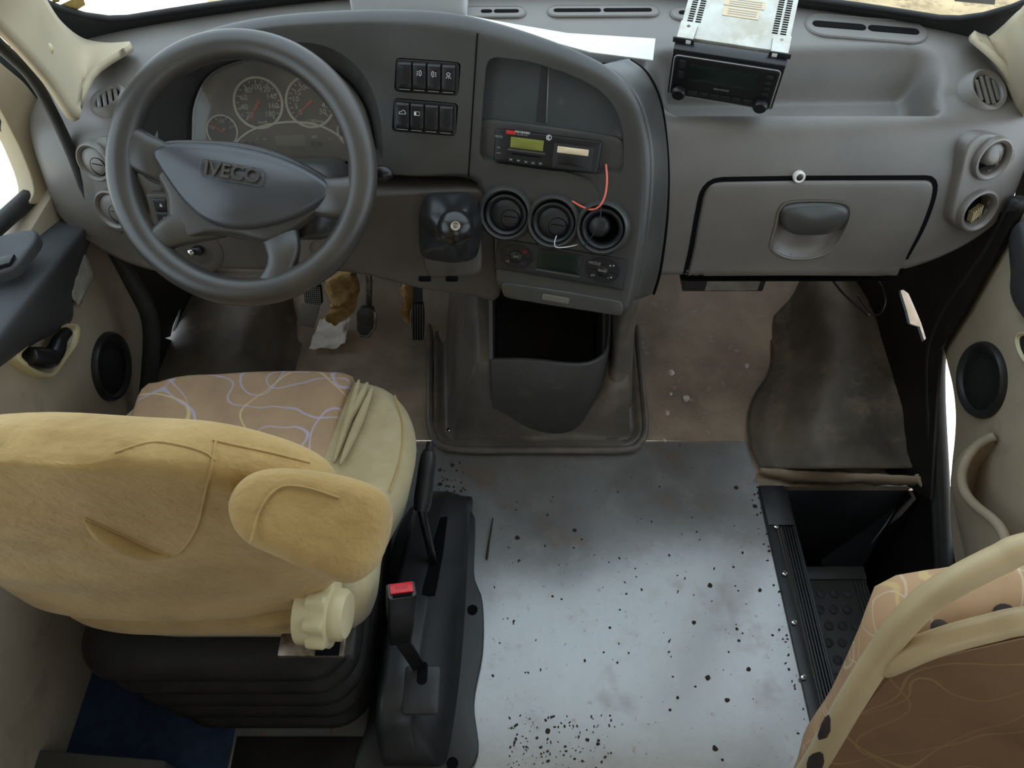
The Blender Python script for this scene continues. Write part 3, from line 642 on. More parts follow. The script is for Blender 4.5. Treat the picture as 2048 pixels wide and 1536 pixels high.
def ball_vent(px, py, rpx, nx, parent, m, open_=0.5, empty=False, fn=None, lift=0.004):
    if fn: pl = fn(px, py)
    else: pl = base_plane(px, py, nx)
    R = rpx * (pl.o - CAM).dot(FWD) / F_PX; c = pl.o + pl.n * lift; pl.o = c
    o = obj('air_vent', lathe([(R * 1.0, -0.02), (R * 1.0, 0.002), (R * 0.96, 0.006), (R * 0.88, 0.007), (R * 0.76, 0.003), (R * 0.74, -0.001), (R * 0.74, -0.03)], c, pl.n, 40, cap=False), m, parent, ang=50)
    obj('duct', lathe([(R * 0.75, -0.025), (0, -0.0251)], c, pl.n, 32, cap=False), M['matte'], o)
    if open_ == 'closed':
        q = obj('flap', lathe([(R * 0.745, -0.010), (R * 0.735, 0.0), (R * 0.70, 0.002), (R * 0.4, 0.0045), (0, 0.005)], c, pl.n, 40), m, o, ang=50)
        du, dv = R * 0.24, -R * 0.16
        obj('flap_line', tube([pl.w(du + R * 0.44 * math.cos(t), dv + R * 0.44 * math.sin(t), -0.0042) for t in [2 * math.pi * k / 40 for k in range(40)]], 0.0009, 6, True), M['matte'], o, ang=180)
        obj('flap_crease', tube([pl.w(du + R * t, dv + R * (0.12 - 0.1 * t * t), -0.0054) for t in [-0.3 + 0.6 * k / 8 for k in range(9)]], 0.0007, 6), M['matte'], o, ang=180)
    elif not empty:
        du, dv = open_; cc = pl.w(du * R, dv * R, 0.004)
        q = obj('flap', lathe([(R * 0.50, -0.012), (R * 0.53, -0.002), (R * 0.50, 0.005), (R * 0.35, 0.009), (0, 0.011)], cc, (pl.n + (pl.r * du + pl.u * dv) * 0.9), 36), m, o, ang=50)
        obj('flap_crease', tube([pl.w(du * R + R * (0.25 - 0.1 * t * t), dv * R + R * t, -0.0075) for t in [-0.3 + 0.6 * k / 8 for k in range(9)]], 0.0008, 6), M['dark'] if m is M['dark'] else M['dash'], o, ang=180)
    elif empty:
        for k in range(5):
            obj('duct_fin', box(pl.w(R * (0.12 + 0.10 * k), -R * (0.45 - 0.06 * k), 0.016), (R * 0.05, R * 0.5, 0.012), (pl.r, pl.u, pl.n)), M['ivory'], o)
    return o
def pod(pts, nx, holes):
    P = [on_base(*p)[0] for p in pts]; c = sum(P, V()) / len(P)
    nr = V((nx, -0.95, 0.3)).normalized(); pl = Plane(c, nr); Q = [V((x.x, x.y, 0)) for x in [pl.px(*p) for p in pts]]
    Q = resample(spline(Q, 6, True), 64, True)
    o = obj('vent_pod', panel([(q.x, q.y) for q in Q], (sum(q.x for q in Q) / 64, sum(q.y for q in Q) / 64), lambda a, b, w: pl.w(a, b, w - 0.012), r=0.007, depth=0.05, inner=4), M['dash'], dash, ang=50)
    cc = []
    for (x, y, r_) in holes:
        p = pl.wp(x, y, -0.012); cc.append(cyl_cut(p, pl.n, r_ * 0.90 * (p - CAM).dot(FWD) / F_PX, 0.10))
    cut(o, *cc, ang=50)
    return o, pl
pr, prp = pod([(1972, 264), (2010, 275), (2022, 310), (2005, 360), (1985, 420), (1965, 452), (1925, 460), (1896, 440), (1898, 405), (1912, 340), (1925, 290), (1945, 270)], 0.30, ((1970, 312, 44), (1942, 415, 44)))
fn_r = lambda px, py: (lambda q: q)(Plane(prp.wp(px, py, -0.012), prp.n))
ball_vent(1970, 312, 44, 0, pr, M['dash'], (0.02, 0.22), fn=fn_r)
ball_vent(1942, 415, 44, 0, pr, M['dash'], empty=True, fn=fn_r)
pl_, plp = pod([(200, 275), (165, 290), (158, 320), (175, 360), (195, 420), (215, 450), (255, 462), (285, 440), (284, 405), (262, 340), (245, 290), (225, 274)], -0.30, ((203, 318, 40), (240, 412, 42)))
fn_l = lambda px, py: Plane(plp.wp(px, py, -0.012), plp.n)
ball_vent(203, 318, 40, 0, pl_, M['dash'], 'closed', fn=fn_l)
ball_vent(240, 412, 42, 0, pl_, M['dash'], 'closed', fn=fn_l)

def open_body(px, py, rpx, nx):
    pl = base_plane(px, py, nx); R = rpx * (pl.o - CAM).dot(FWD) / F_PX
    bm = bmesh.new(); bm.from_mesh(base.data); dead = []
    for fc in bm.faces:
        d = fc.calc_center_median() - pl.o
        if d.length < 0.08 and (d - pl.n * d.dot(pl.n)).length < R: dead.append(fc)
    bmesh.ops.delete(bm, geom=dead, context='FACES'); bm.to_mesh(base.data); bm.free()
open_body(1970, 312, 36, 0.3); open_body(1942, 415, 36, 0.3); open_body(203, 318, 34, -0.3); open_body(240, 412, 34, -0.3)
open_body(1966, 186, 34, 0.25); open_body(222, 205, 29, -0.25)
# ================================================================ instrument hood + centre stack
def fa_y(x, z):
    k = x + 0.42; return 1.132 - (0.24 if k > 0 else 0.10) * k * k + (z - 0.80) * 0.466
def FS(px, py):
    p = hit(px, py, lambda p: p.y - fa_y(p.x, p.z), 0.6, 2.2, 120); return V((p.x, p.z))
def f_map(du=0.0): return lambda u, v, w: V((u, fa_y(u, v) + w + du, v))
def fa_plane(px, py, w=0.0):
    q = FS(px, py); k = q.x + 0.42; sl = -2 * (0.24 if k > 0 else 0.10) * k
    n = V((sl, -1, 0.466)).normalized(); p = V((q.x, fa_y(q.x, q.y), q.y)); pl = Plane(p, n)
    # local right follows the horizontal of the face
    return pl.at(0, 0, w)
def fa_outline(pts, n=120, sp=True, r=0.0):
    Q = [FS(*p) for p in pts]; Q = [V((q.x, q.y, 0)) for q in Q]
    if r: Q = [V((q.x, q.y, 0)) for q in rpoly([V((q.x, q.y)) for q in Q], r)]
    elif sp: Q = spline(Q, 6, True)
    return [(q.x, q.y) for q in resample(Q, n, True)]
hood_px = [(300, 372), (262, 330), (246, 270), (252, 205), (285, 148), (345, 102), (430, 66), (540, 44), (680, 33), (800, 31), (900, 38), (980, 55), (1080, 86), (1170, 122), (1235, 160),
           (1278, 212), (1300, 280), (1306, 360), (1300, 450), (1286, 540), (1268, 618), (1250, 632), (1120, 612), (1005, 590), (992, 560), (985, 480), (962, 395), (930, 366), (820, 360), (700, 352), (560, 368), (420, 384)]
hood_out = fa_outline(hood_px, 200)
hc_ = FS(1000, 260)
def hood_map(u, v, w):
    y = fa_y(u, v) + w
    if w > 0.05:   # the back of the hood falls towards the windscreen
        v = v - (w - 0.05) * 0.66 * sstep(0.78, 0.95, v)
    return V((u, y, v))
hood = obj('instrument_hood', panel(hood_out, hc_, hood_map, r=0.020, depth=0.22, inner=26, seg=6, back=0.97), M['facia'], dash, ang=50)
# cluster recess (tapered), display opening, switch pockets, climate pocket
CL = Plane(PY(560, 225, 1.232), (0, -math.cos(rad(33)), math.sin(rad(33))))
rec_out = fa_outline([(284, 330), (276, 255), (300, 185), (370, 128), (470, 96), (590, 84), (670, 100), (728, 150), (757, 220), (765, 290), (755, 328), (640, 333), (500, 334), (380, 334)], 90)
len_px = [(400, 318), (390, 250), (398, 195), (425, 150), (480, 124), (560, 114), (630, 126), (690, 160), (730, 215), (746, 280), (740, 318), (640, 320), (560, 320), (480, 320)]
len_out = [CL.px(*p) for p in len_px]
len_out = resample(spline([V((q.x, q.y, 0)) for q in len_out], 6, True), 90, True)
# match start points by angle
def sort_ang(pts, c):
    return sorted(pts, key=lambda p: math.atan2(p[1] - c[1], p[0] - c[0]))
rc0 = (sum(p[0] for p in rec_out) / 90, sum(p[1] for p in rec_out) / 90); lc0 = (sum(p.x for p in len_out) / 90, sum(p.y for p in len_out) / 90)
def polar(pts, c, n=90):
    out = []; P = [(math.atan2(p[1] - c[1], p[0] - c[0]), math.hypot(p[0] - c[0], p[1] - c[1])) for p in pts]; P.sort(); P = [(P[-1][0] - 2 * math.pi, P[-1][1])] + P + [(P[0][0] + 2 * math.pi, P[0][1])]
    for k in range(n):
        a = -math.pi + 2 * math.pi * k / n
        for (a0, r0), (a1, r1) in zip(P, P[1:]):
            if a0 <= a <= a1:
                r = r0 + (r1 - r0) * (a - a0) / max(a1 - a0, 1e-9); out.append((c[0] + r * math.cos(a), c[1] + r * math.sin(a))); break
    return out
R0 = polar(rec_out, rc0); R1 = polar([(p.x, p.y) for p in len_out], lc0)
cf = [V((u, fa_y(u, v) - 0.05, v)) for u, v in R0]; cf0 = [V((u, fa_y(u, v) + 0.0, v)) for u, v in R0]; cb = [CL.w(u, v, 0.010) for u, v in R1]
cutter = obj('c', loft([cf, cf0, cb]), None)
def pocket(pts, depth, r=0.006, n=60):
    q = fa_outline(pts, n, r=r); c = (sum(p[0] for p in q) / n, sum(p[1] for p in q) / n)
    return obj('c', panel(q, c, lambda u, v, w: V((u, fa_y(u, v) - 0.03 + w, v)), r=0.0005, depth=0.03 + depth, inner=2, seg=1), None), q
disp_px = [(974, 112), (1060, 122), (1140, 148), (1200, 178), (1232, 215), (1247, 262), (1248, 352), (1100, 342), (958, 322), (966, 200)]
c2, disp_q = pocket(disp_px, 0.030, r=0.018, n=90)
sw1 = [(792, 115), (922, 125), (916, 192), (788, 184)]; sw2 = [(788, 196), (917, 207), (911, 273), (783, 263)]
c3, _ = pocket(sw1, 0.012); c4, _ = pocket(sw2, 0.012)
vcut = []
for (x, y) in ((1013, 428), (1108, 444), (1206, 456)):
    pl = fa_plane(x, y); vcut.append(cyl_cut(pl.o, pl.n, 45 * (pl.o - CAM).dot(FWD) / F_PX, 0.035))
cut(hood, cutter, c2, c3, c4, *vcut, ang=40)
# shallow seam between the driver side and the stack
seam = [V((q.x, fa_y(q.x, q.y) - 0.0006, q.y)) for q in [FS(955, y) if i == 0 else FS(955 - (y - 60) * 0.062, y) for i, y in enumerate(range(66, 366, 12))]]
obj('seam', tube(seam, 0.0012, 6), M['matte'], hood, ang=180)
obj('dash_light_stop', box((-0.36, 1.375, 0.69), (0.96, 0.02, 0.30)), M['matte'], dash)  # added board, stops daylight showing through behind the dash

# ---- instrument cluster
clu = obj('instrument_cluster', panel([(p.x, p.y) for p in len_out], lc0, lambda u, v, w: CL.w(u, v, w + 0.002), r=0.002, depth=0.02, inner=5), M['cluster'], dash, ang=50)
def dial(px, py, rp, lab, numbers, needle_ang, a0, a1, parts, unit=None):
    c = CL.px(px, py); s = (CL.wp(px, py) - CAM).dot(FWD) / F_PX; R = rp * s
    d = obj('dial', lathe([(R * 1.0, -0.003), (R * 0.98, 0.0), (0, 0.0001)], CL.w(c.x, c.y, 0.0005), CL.n, 48, cap=False), M['dial'], clu, ang=40)
    obj('dial_ring', tube([CL.w(c.x + R * math.cos(t), c.y + R * math.sin(t), -0.002) for t in [2 * math.pi * k / 56 for k in range(56)]], R * 0.058, 8, True), M['dialring'], d, ang=180)
    tk = MB(); nm = MB()
    for k in range(parts + 1):
        a = rad(a0 + (a1 - a0) * k / parts); major = (k % 2 == 0) if numbers and parts > len(numbers) else True
        L = 0.14 if major else 0.08
        p = CL.w(c.x + math.cos(a) * R * (0.90 - L / 2), c.y + math.sin(a) * R * (0.90 - L / 2), -0.001)
        rr = CL.r * math.cos(a) + CL.u * math.sin(a); tt = -CL.r * math.sin(a) + CL.u * math.cos(a)
        tk.add(box(p, (R * L, R * 0.035, 0.0004), (rr, tt, CL.n)))
    obj('tick_marks', tk.data, M['offwhite'], d, ang=None)['kind'] = 'stuff'
    for k, sN in enumerate(numbers):
        a = rad(a0 + (a1 - a0) * k / (len(numbers) - 1)); q = (c.x + math.cos(a) * R * 0.62, c.y + math.sin(a) * R * 0.62)
        nm.add(text_data(sN, R * 0.30, CL.m(q[0], q[1], -0.001), 0.0002))
    if unit: nm.add(text_data(unit, R * 0.2, CL.m(c.x + R * 0.12, c.y - R * 0.76, -0.001), 0.0002))
    if nm.v: obj('numerals', nm.data, M['offwhite'], d, ang=None)
    a = rad(needle_ang); rr = CL.r * math.cos(a) + CL.u * math.sin(a); tt = -CL.r * math.sin(a) + CL.u * math.cos(a); cc = CL.w(c.x, c.y, -0.004)
    obj('needle', ([cc - rr * R * 0.12 + tt * R * 0.06, cc - rr * R * 0.12 - tt * R * 0.06, cc + rr * R * 0.86 - tt * R * 0.015, cc + rr * R * 0.86 + tt * R * 0.015], [(0, 1, 2, 3)]), M['needle'], d, ang=None, solid=0.001)
    return d
dial(517, 206, 48, '', ['20', '40', '60', '80', '100', '120', '140', '160', '180'], 238, 230, -45, 16, 'km/h')
dial(621, 204, 48, '', ['0', '5', '10', '15', '20', '25', '30', '35', '40', '45', '50'], 222, 222, -38, 20, 'x100/min')
dial(445, 262, 30, '', ['0', '1/2', '1'], 148, 160, 20, 6)
dial(706, 262, 30, '', ['C', 'H'], 140, 160, 20, 6)
# sickle-shaped lower field with its pale rim, display and knobs
arc = spline([CL.wp(*p, -0.0025) for p in [(462, 300), (482, 276), (510, 258), (545, 248), (590, 244), (635, 250), (668, 265), (698, 288), (712, 304)]], 6)
fld = [CL.wp(*p, -0.0022) for p in [(455, 318), (462, 300), (482, 276), (510, 258), (545, 248), (590, 244), (635, 250), (668, 265), (698, 288), (716, 318)]]
obj('lower_field', prism(fld, CL.n * -0.001), M['cluster'], clu, ang=None)
obj('arc_rim', tube(arc, 0.0022, 8), M['dialring'], clu, ang=180)
q = CL.px(582, 281); obj('trip_display', panel(rrect(0.056, 0.020, 0.003, 3), (0, 0), lambda u, v, w: CL.w(u + q.x, v + q.y, w - 0.004), r=0.001, depth=0.003, inner=2), M['lcd2'], clu)
for x in (494, 508, 626, 641):
    q = CL.px(x, 288); obj('reset_knob', lathe([(0.0042, 0), (0.0042, 0.006), (0.003, 0.007), (0, 0.007)], CL.w(q.x, q.y, 0), CL.n, 16), M['black'], clu, ang=40)
mk = MB()
for (x, y, s) in ((449, 259, 'P'), (630, 274, 'SET'), (660, 277, 'c'), (516, 277, 'o'), (530, 278, 'm')): q = CL.px(x, y); mk.add(text_data(s, 0.006, CL.m(q.x, q.y, -0.0030), 0.0002))
obj('pictograms', mk.data, M['offwhite'], clu, ang=None)
# dusty clear lens
obj('lens', panel([(lc0[0] + (p.x - lc0[0]) * 1.0, lc0[1] + (p.y - lc0[1]) * 1.0) for p in len_out], lc0, lambda u, v, w: CL.w(u, v, w * 0.2 - 0.014), r=0.001, depth=0.002, inner=3), M['lens'], clu, ang=50)
# edge of the lens bezel
bez = [CL.w(p.x, p.y, -0.008) for p in len_out]
obj('bezel', tube(bez, 0.0028, 8, True), M['facia'], clu, ang=180)

# ---- rocker switch banks
def bank(pts, syms, nm):
    P = [FS(*p) for p in pts]; W3 = [V((q.x, fa_y(q.x, q.y), q.y)) for q in P]; c = sum(W3, V()) / 4
    r = ((W3[1] - W3[0]) + (W3[2] - W3[3])).normalized(); n = r.cross((W3[0] - W3[3])).normalized()
    if n.y > 0: n = -n
    pl = Plane(c, n); pl.r = r; pl.u = n.cross(r)
    w = ((W3[1] - W3[0]).length + (W3[2] - W3[3]).length) / 2; h = ((W3[0] - W3[3]).length + (W3[1] - W3[2]).length) / 2
    b = obj('switch_bank', panel(rrect(w - 0.002, h - 0.002, 0.005, 4), (0, 0), lambda a, d, z: pl.w(a, d, z + 0.0005), r=0.003, depth=0.012, inner=3), M['black'], dash, ang=40)
    for k in range(4):
        cx = (k - 1.5) * w * 0.225; sw_w = w * 0.205; sw_h = h * 0.84
        rows = []
        for j in range(9):
            t = -1 + 2 * j / 8; zz = -0.0045 + 0.0025 * abs(t) ** 2 * -1 + 0.004 * (1 - abs(t) ** 6) * -1 + 0.003 * (0.5 - abs(t)) * 0
            zz = -0.002 - 0.004 * math.sqrt(max(0, 1 - abs(t) ** 8)) + 0.0016 * (1 - t * t)
            rows.append([pl.w(cx + sw_w * s, t * sw_h / 2, zz + e) for s, e in ((-0.5, 0.003), (-0.47, 0.0006), (-0.38, 0), (0.38, 0), (0.47, 0.0006), (0.5, 0.003))])
        s = obj('rocker_switch', grid(rows), M['black'], b, ang=50, solid=0.002)
        dots = MB()
        for jj in range(3):
            for ii in range(6):
                dots.add(box(pl.w(cx + (ii - 2.5) * sw_w * 0.13 + (jj % 2) * 0.0008, -sw_h * (0.02 + 0.07 * jj), -0.0050), (0.0013, 0.0008, 0.0006), pl.axes()))
        obj('grip_dots', dots.data, M['dark'], s, ang=None)['kind'] = 'stuff'
        if syms[k]: obj('symbol', syms[k](pl, cx, sw_h * 0.13, sw_w), M['offwhite'], s, ang=None)
        obj('indicator_line', box(pl.w(cx, -sw_h * 0.47, -0.0058), (sw_w * 0.8, 0.0007, 0.0006), pl.axes()), M['grey_print'], s, ang=None)
def ring2(pl, cx, cy, rx, ry, z=-0.0052, t=0.00035, half=None):
    A = [2 * math.pi * k / 20 for k in range(21)] if half is None else [rad(half[0] + (half[1] - half[0]) * k / 10) for k in range(11)]
    return tube([pl.w(cx + rx * math.cos(a), cy + ry * math.sin(a), z) for a in A], t, 5)
def sym_fog(flip, wav):
    def f(pl, cx, cy, w):
        mb = MB(); s = -1 if flip else 1
        mb.add(ring2(pl, cx + s * w * 0.04, cy, w * 0.13 * s, w * 0.2, half=(-90, 90))); mb.add(tube([pl.w(cx + s * w * 0.04, cy - w * 0.2, -0.0052), pl.w(cx + s * w * 0.04, cy + w * 0.2, -0.0052)], 0.00035, 5))
        for y in (-0.12, 0, 0.12): mb.add(tube([pl.w(cx - s * w * 0.05, cy + w * y, -0.0052), pl.w(cx - s * w * 0.2, cy + w * (y - 0.04), -0.0052)], 0.00035, 5))
        return mb.data
    return f
def sym_lamp(pl, cx, cy, w):
    mb = MB(); mb.add(ring2(pl, cx, cy + w * 0.06, w * 0.13, w * 0.10))
    for a in (-0.16, 0, 0.16): mb.add(tube([pl.w(cx + a * w * 0.5, cy - w * 0.08, -0.0052), pl.w(cx + a * w * 1.2, cy - w * 0.24, -0.0052)], 0.00035, 5))
    return mb.data
def sym_car(pl, cx, cy, w):
    mb = MB(); P = [(-0.26, -0.1), (-0.22, 0.04), (-0.08, 0.06), (0, 0.16), (0.16, 0.16), (0.2, 0.04), (0.26, 0.0), (0.26, -0.1)]
    mb.add(tube([pl.w(cx + a * w, cy + b * w, -0.0052) for a, b in P + [P[0]]], 0.00035, 5)); return mb.data
def sym_box(pl, cx, cy, w):
    mb = MB(); mb.add(tube([pl.w(cx + a * w, cy + b * w, -0.0052) for a, b in ((-0.2, -0.12), (0.2, -0.12), (0.2, 0.14), (-0.2, 0.14), (-0.2, -0.12))], 0.00035, 5))
    mb.add(box(pl.w(cx - 0.12 * w, cy, -0.0052), (w * 0.14, w * 0.2, 0.0004), pl.axes())); return mb.data
bank(sw1, [None, sym_fog(False, True), sym_fog(True, True), sym_lamp], 'upper')
bank(sw2, [sym_car, sym_box, None, None], 'lower')

# ---- display opening: back plate of two dark sheets, lower bracket
ds = resample([V((a, b, 0)) for a, b in disp_q], 90, True); dcx = (sum(p.x for p in ds) / 90, sum(p.y for p in ds) / 90)
obj('opening_plate', panel([(p.x, p.y) for p in ds], dcx, lambda u, v, w: V((u, fa_y(u, v) + 0.022 + w * 0.2, v)), r=0.001, depth=0.02, inner=6), mat('opening_sheet', (62, 65, 66), (54, 57, 58), ns=9, rough=0.5, spec=0.4, c3=(84, 84, 82), ns3=24, lo3=0.62, hi3=0.8), dash, ang=50)
s0 = [V((q.x, fa_y(q.x, q.y) + 0.0215, q.y)) for q in (FS(1098, 150), FS(1094, 260))]
obj('sheet_joint', tube(s0, 0.0008, 5), M['grey_print'], dash, ang=180)
s1 = [FS(1083, 145), FS(1096, 150), FS(1090, 262), FS(1072, 258)]
obj('sheet_strip', ([V((q.x, fa_y(q.x, q.y) + 0.0212, q.y)) for q in s1], [(0, 1, 2, 3)]), M['dark'], dash, ang=None, solid=0.001)
low = fa_outline([(960, 250), (1248, 290), (1248, 352), (1100, 342), (958, 322)], 60, r=0.01); lcx = (sum(p[0] for p in low) / 60, sum(p[1] for p in low) / 60)
obj('mount_bracket', panel(low, lcx, lambda u, v, w: V((u, fa_y(u, v) + 0.016 + w * 0.4, v)), r=0.001, depth=0.01, inner=3), M['bin'], dash, ang=50)
for (x, y) in ((973, 297), (1234, 338)):
    pl = fa_plane(x, y, 0.0155); obj('bracket_hole', panel(rrect(0.011, 0.012, 0.001, 2), (0, 0), lambda a, b, w: pl.w(a, b, w), r=0.0003, depth=0.002, inner=1), M['matte'], dash, ang=None)

# ---- three round vents on the stack
def stack_vent(px, py, op):
    pl = fa_plane(px, py); R = 46 * (pl.o - CAM).dot(FWD) / F_PX
    o = obj('vent_collar', lathe([(R * 1.30, -0.012), (R * 1.22, 0.003), (R * 1.12, 0.014), (R * 1.04, 0.018), (R * 0.99, 0.016), (R * 0.97, 0.004)], pl.o - pl.u * 0.002, (pl.n + pl.u * 0.1), 44, cap=False), M['facia'], dash, ang=60)
    ball_vent(px, py, 43, 0, o, M['dark'], op, fn=lambda a, b: fa_plane(px, py + 4))
stack_vent(1013, 424, 'closed'); stack_vent(1108, 440, 'closed'); stack_vent(1206, 452, (-0.20, 0.08))

# ---- climate panel
cp = [(992, 474), (1252, 520), (1250, 580), (993, 538)]
W3 = [V((q.x, fa_y(q.x, q.y), q.y)) for q in [FS(*p) for p in cp]]; c = sum(W3, V()) / 4
r = ((W3[1] - W3[0]) + (W3[2] - W3[3])).normalized(); n = r.cross(W3[0] - W3[3]).normalized()
CP = Plane(c, n); CP.r = r; CP.u = n.cross(r); cw = ((W3[1] - W3[0]).length + (W3[2] - W3[3]).length) / 2; ch = ((W3[0] - W3[3]).length + (W3[1] - W3[2]).length) / 2
clim = obj('climate_panel', panel(rrect(cw, ch, 0.003, 3), (0, 0), lambda a, b, w: CP.w(a, b, w - 0.002), r=0.0015, depth=0.01, inner=4), M['dark'], dash, ang=40)
def keypad(px, py, labels):
    q = CP.px(px, py); R = 0.0285
    def seg(a0, a1, r0, r1):
        A = [rad(a0 + (a1 - a0) * k / 10) for k in range(11)]
        o_ = [(q.x + math.cos(a) * r1 * 1.05, q.y + math.sin(a) * r1 * 0.78) for a in A] + [(q.x + math.cos(a) * r0, q.y + math.sin(a) * r0) for a in reversed(A)]
        return prism([CP.w(x, y, -0.0015) for x, y in o_], CP.n * 0.0022)
    for k, (a0, a1) in enumerate(((4, 86), (94, 176), (184, 266), (274, 356))):
        s = obj('key', seg(a0, a1, 0.0115, R), M['black'], clim, ang=40)
        if labels[k]:
            t, mm = labels[k]; am = rad((a0 + a1) / 2)
            obj('key_symbol', text_data(t, 0.0075, CP.m(q.x + math.cos(am) * 0.021, q.y + math.sin(am) * 0.0155, -0.0040), 0.0003), mm, s, ang=None)
    s = obj('key', lathe([(0.010, 0.0015), (0.010, 0.004), (0.009, 0.0045), (0, 0.0045)], CP.w(q.x, q.y), CP.n, 28), M['black'], clim, ang=40)
    obj('key_symbol', text_data(labels[4], 0.0058, CP.m(q.x, q.y, -0.0047), 0.0003), M['grey_print'], s, ang=None)
keypad(1033, 512, [('////', M['red_dim']), ('~', M['grey_print']), ('<t', M['grey_print']), ('////', M['blue_dim']), 'A/C'])
keypad(1205, 540, [('+ *', M['offwhite']), ('MODE', M['grey_print']), ('c>', M['grey_print']), ('- *', M['offwhite']), 'REAR'])
q = CP.px(1119, 522); obj('climate_display', panel(rrect(0.077, 0.036, 0.002, 3), (0, 0), lambda a, b, w: CP.w(q.x + a, q.y + b, w - 0.0035), r=0.001, depth=0.004, inner=2), M['lcd3'], clim, ang=40)
obj('display_sill', box(CP.w(q.x, q.y - 0.021, -0.003), (0.08, 0.003, 0.003), CP.axes()), M['bin'], clim, ang=None)

# ---- pull-out drawer at the foot of the stack
dq = fa_outline([(1000, 562), (1120, 580), (1246, 602), (1247, 630), (1120, 612), (1006, 592)], 60, r=0.008); dc = (sum(p[0] for p in dq) / 60, sum(p[1] for p in dq) / 60)
dr = obj('ash_drawer', panel(dq, dc, lambda u, v, w: V((u, fa_y(u, v) - 0.004 + w, v)), r=0.003, depth=0.02, inner=4), M['facia'], dash, ang=50)
pl = fa_plane(1112, 596, -0.004); obj('finger_tab', panel(rrect(0.05, 0.012, 0.003, 3), (0, 0), lambda a, b, w: pl.w(a, b, w - 0.002), r=0.0015, depth=0.004, inner=2), M['dash'], dr, ang=40)
# side cheek of the stack towards the passenger: curved wall running back to the dash body and down to the floor
edge = [FS(*p) for p in [(1200, 140), (1240, 164), (1278, 212), (1300, 280), (1306, 360), (1300, 450), (1286, 540), (1270, 612)]]
front_e = [V((q.x - 0.004, fa_y(q.x, q.y) + 0.012, q.y)) for q in edge]
back_e = [PY(1258, 118, 1.26), PY(1292, 145, 1.235), PY(1318, 200, 1.20), PY(1330, 280, 1.16), PY(1334, 360, 1.13), PY(1330, 450, 1.11), PY(1318, 540, 1.09), PY(1305, 585, 1.09)]
A = spline(front_e, 5); B = spline(back_e, 5)
obj('stack_cheek', grid([[a.lerp(b, t) + V((0.012, 0.0, 0.004)) * math.sin(math.pi * t) for t in [k / 8 for k in range(9)]] for a, b in zip(A, B)]), M['facia'], dash, ang=180, solid=0.006)
gap = [p + V((0.002, -0.004, 0)) for p in B]
obj('cheek_gap', tube(gap, 0.0028, 6), M['matte'], dash, ang=180)

# ---- lower dashboard on the driver side (knee panel) and around the gear lever
def kn_y(x, z): return 1.085 + (z - 0.70) * 0.30 - 0.25 * max(0, x + 0.30) ** 2 * 0.9
def KS(px, py):
    p = hit(px, py, lambda p: p.y - kn_y(p.x, p.z), 0.6, 2.2, 120); return V((p.x, p.z))
kp = [(330, 395), (420, 392), (640, 388), (800, 384), (960, 380), (992, 400), (1000, 480), (1000, 600), (960, 598), (860, 586), (790, 570), (735, 558), (640, 548), (520, 545), (420, 540), (360, 520), (325, 470), (312, 400)]
kq = [KS(*p) for p in kp]; kq = [(q.x, q.y) for q in resample(spline([V((q.x, q.y, 0)) for q in kq], 6, True), 140, True)]; kc = KS(660, 450)
knee = obj('knee_panel', panel(kq, kc, lambda u, v, w: V((u, kn_y(u, v) + w, v)), r=0.018, depth=0.06, inner=14, seg=5), M['knee'], dash, ang=60)
def kn_plane(px, py, w=0): q = KS(px, py); return Plane(V((q.x, kn_y(q.x, q.y), q.y)), (0, -0.96, 0.29)).at(0, 0, w)
pl = kn_plane(326, 420); sw = obj('lock_switch_bezel', panel(rrect(0.040, 0.062, 0.004, 3), (0, 0), lambda a, b, w: pl.w(a, b, w - 0.006), r=0.003, depth=0.02, inner=2), M['knee'], dash, ang=40)
for k, s in enumerate((1, -1)):
    cc = pl.w(0.003, s * 0.0125, -0.006); o = obj('rocker_switch', panel(rrect(0.026, 0.024, 0.002, 3), (0, 0), lambda a, b, w: pl.w(a + 0.003, b + s * 0.0125, w - 0.009), r=0.003, depth=0.006, inner=2), M['black'], sw, ang=40)
    mb = MB(); mb.add(box(pl.w(0.003, s * 0.0125 - 0.001, -0.0095), (0.004, 0.003, 0.0005), pl.axes())); mb.add(ring2(pl.at(0, 0, -0.0045), 0.003, s * 0.0125 + 0.001, 0.0015, 0.002))
    obj('symbol', mb.data, M['offwhite'], o, ang=None)
pl = kn_plane(398, 503); kb = obj('headlamp_dial_dish', lathe([(0.044, -0.004), (0.044, 0.001), (0.036, 0.003), (0.02, -0.002), (0, -0.003)], pl.o, pl.n, 36), M['knee'], dash, ang=60)
obj('lever_tab', panel(rrect(0.020, 0.016, 0.006, 4), (0, 0), lambda a, b, w: pl.w(a, b + 0.004, w - 0.012), r=0.005, depth=0.014, inner=2), M['black'], kb, ang=50)
obj('lever_ball', lathe([(0.007 * math.cos(a), 0.007 * math.sin(a)) for a in [-1.2 + 2.77 * k / 8 for k in range(9)]], pl.w(-0.008, 0.006, -0.016), pl.n, 16), M['chrome'], kb, ang=80)
pl = kn_plane(640, 495); obj('column_blank', lathe([(0.05, -0.01), (0.05, 0.003), (0.04, 0.008), (0.018, 0.008), (0.015, 0.003), (0, 0.003)], pl.o, pl.n, 36), M['dash'], dash, ang=50)
# steering column shroud
sh = []
for (px, py, y, w, h) in ((600, 325, 1.19, 0.085, 0.05), (590, 330, 1.13, 0.095, 0.06), (560, 345, 1.06, 0.090, 0.065), (530, 352, 1.03, 0.075, 0.055)):
    p = PY(px, py, y); ax = V((0, -0.7, 0.7)); rr, uu, nn = frame_of(ax); sh.append([p - uu * 0.045 + rr * q.x + uu * q.y for q in rrect(w * 2, h * 2, 0.03, 6)])
colm = obj('column_shroud', loft(sh), M['facia'], dash, ang=60)
pl = Plane(PY(610, 316, 1.11), (0.2, -0.4, 0.9)); 
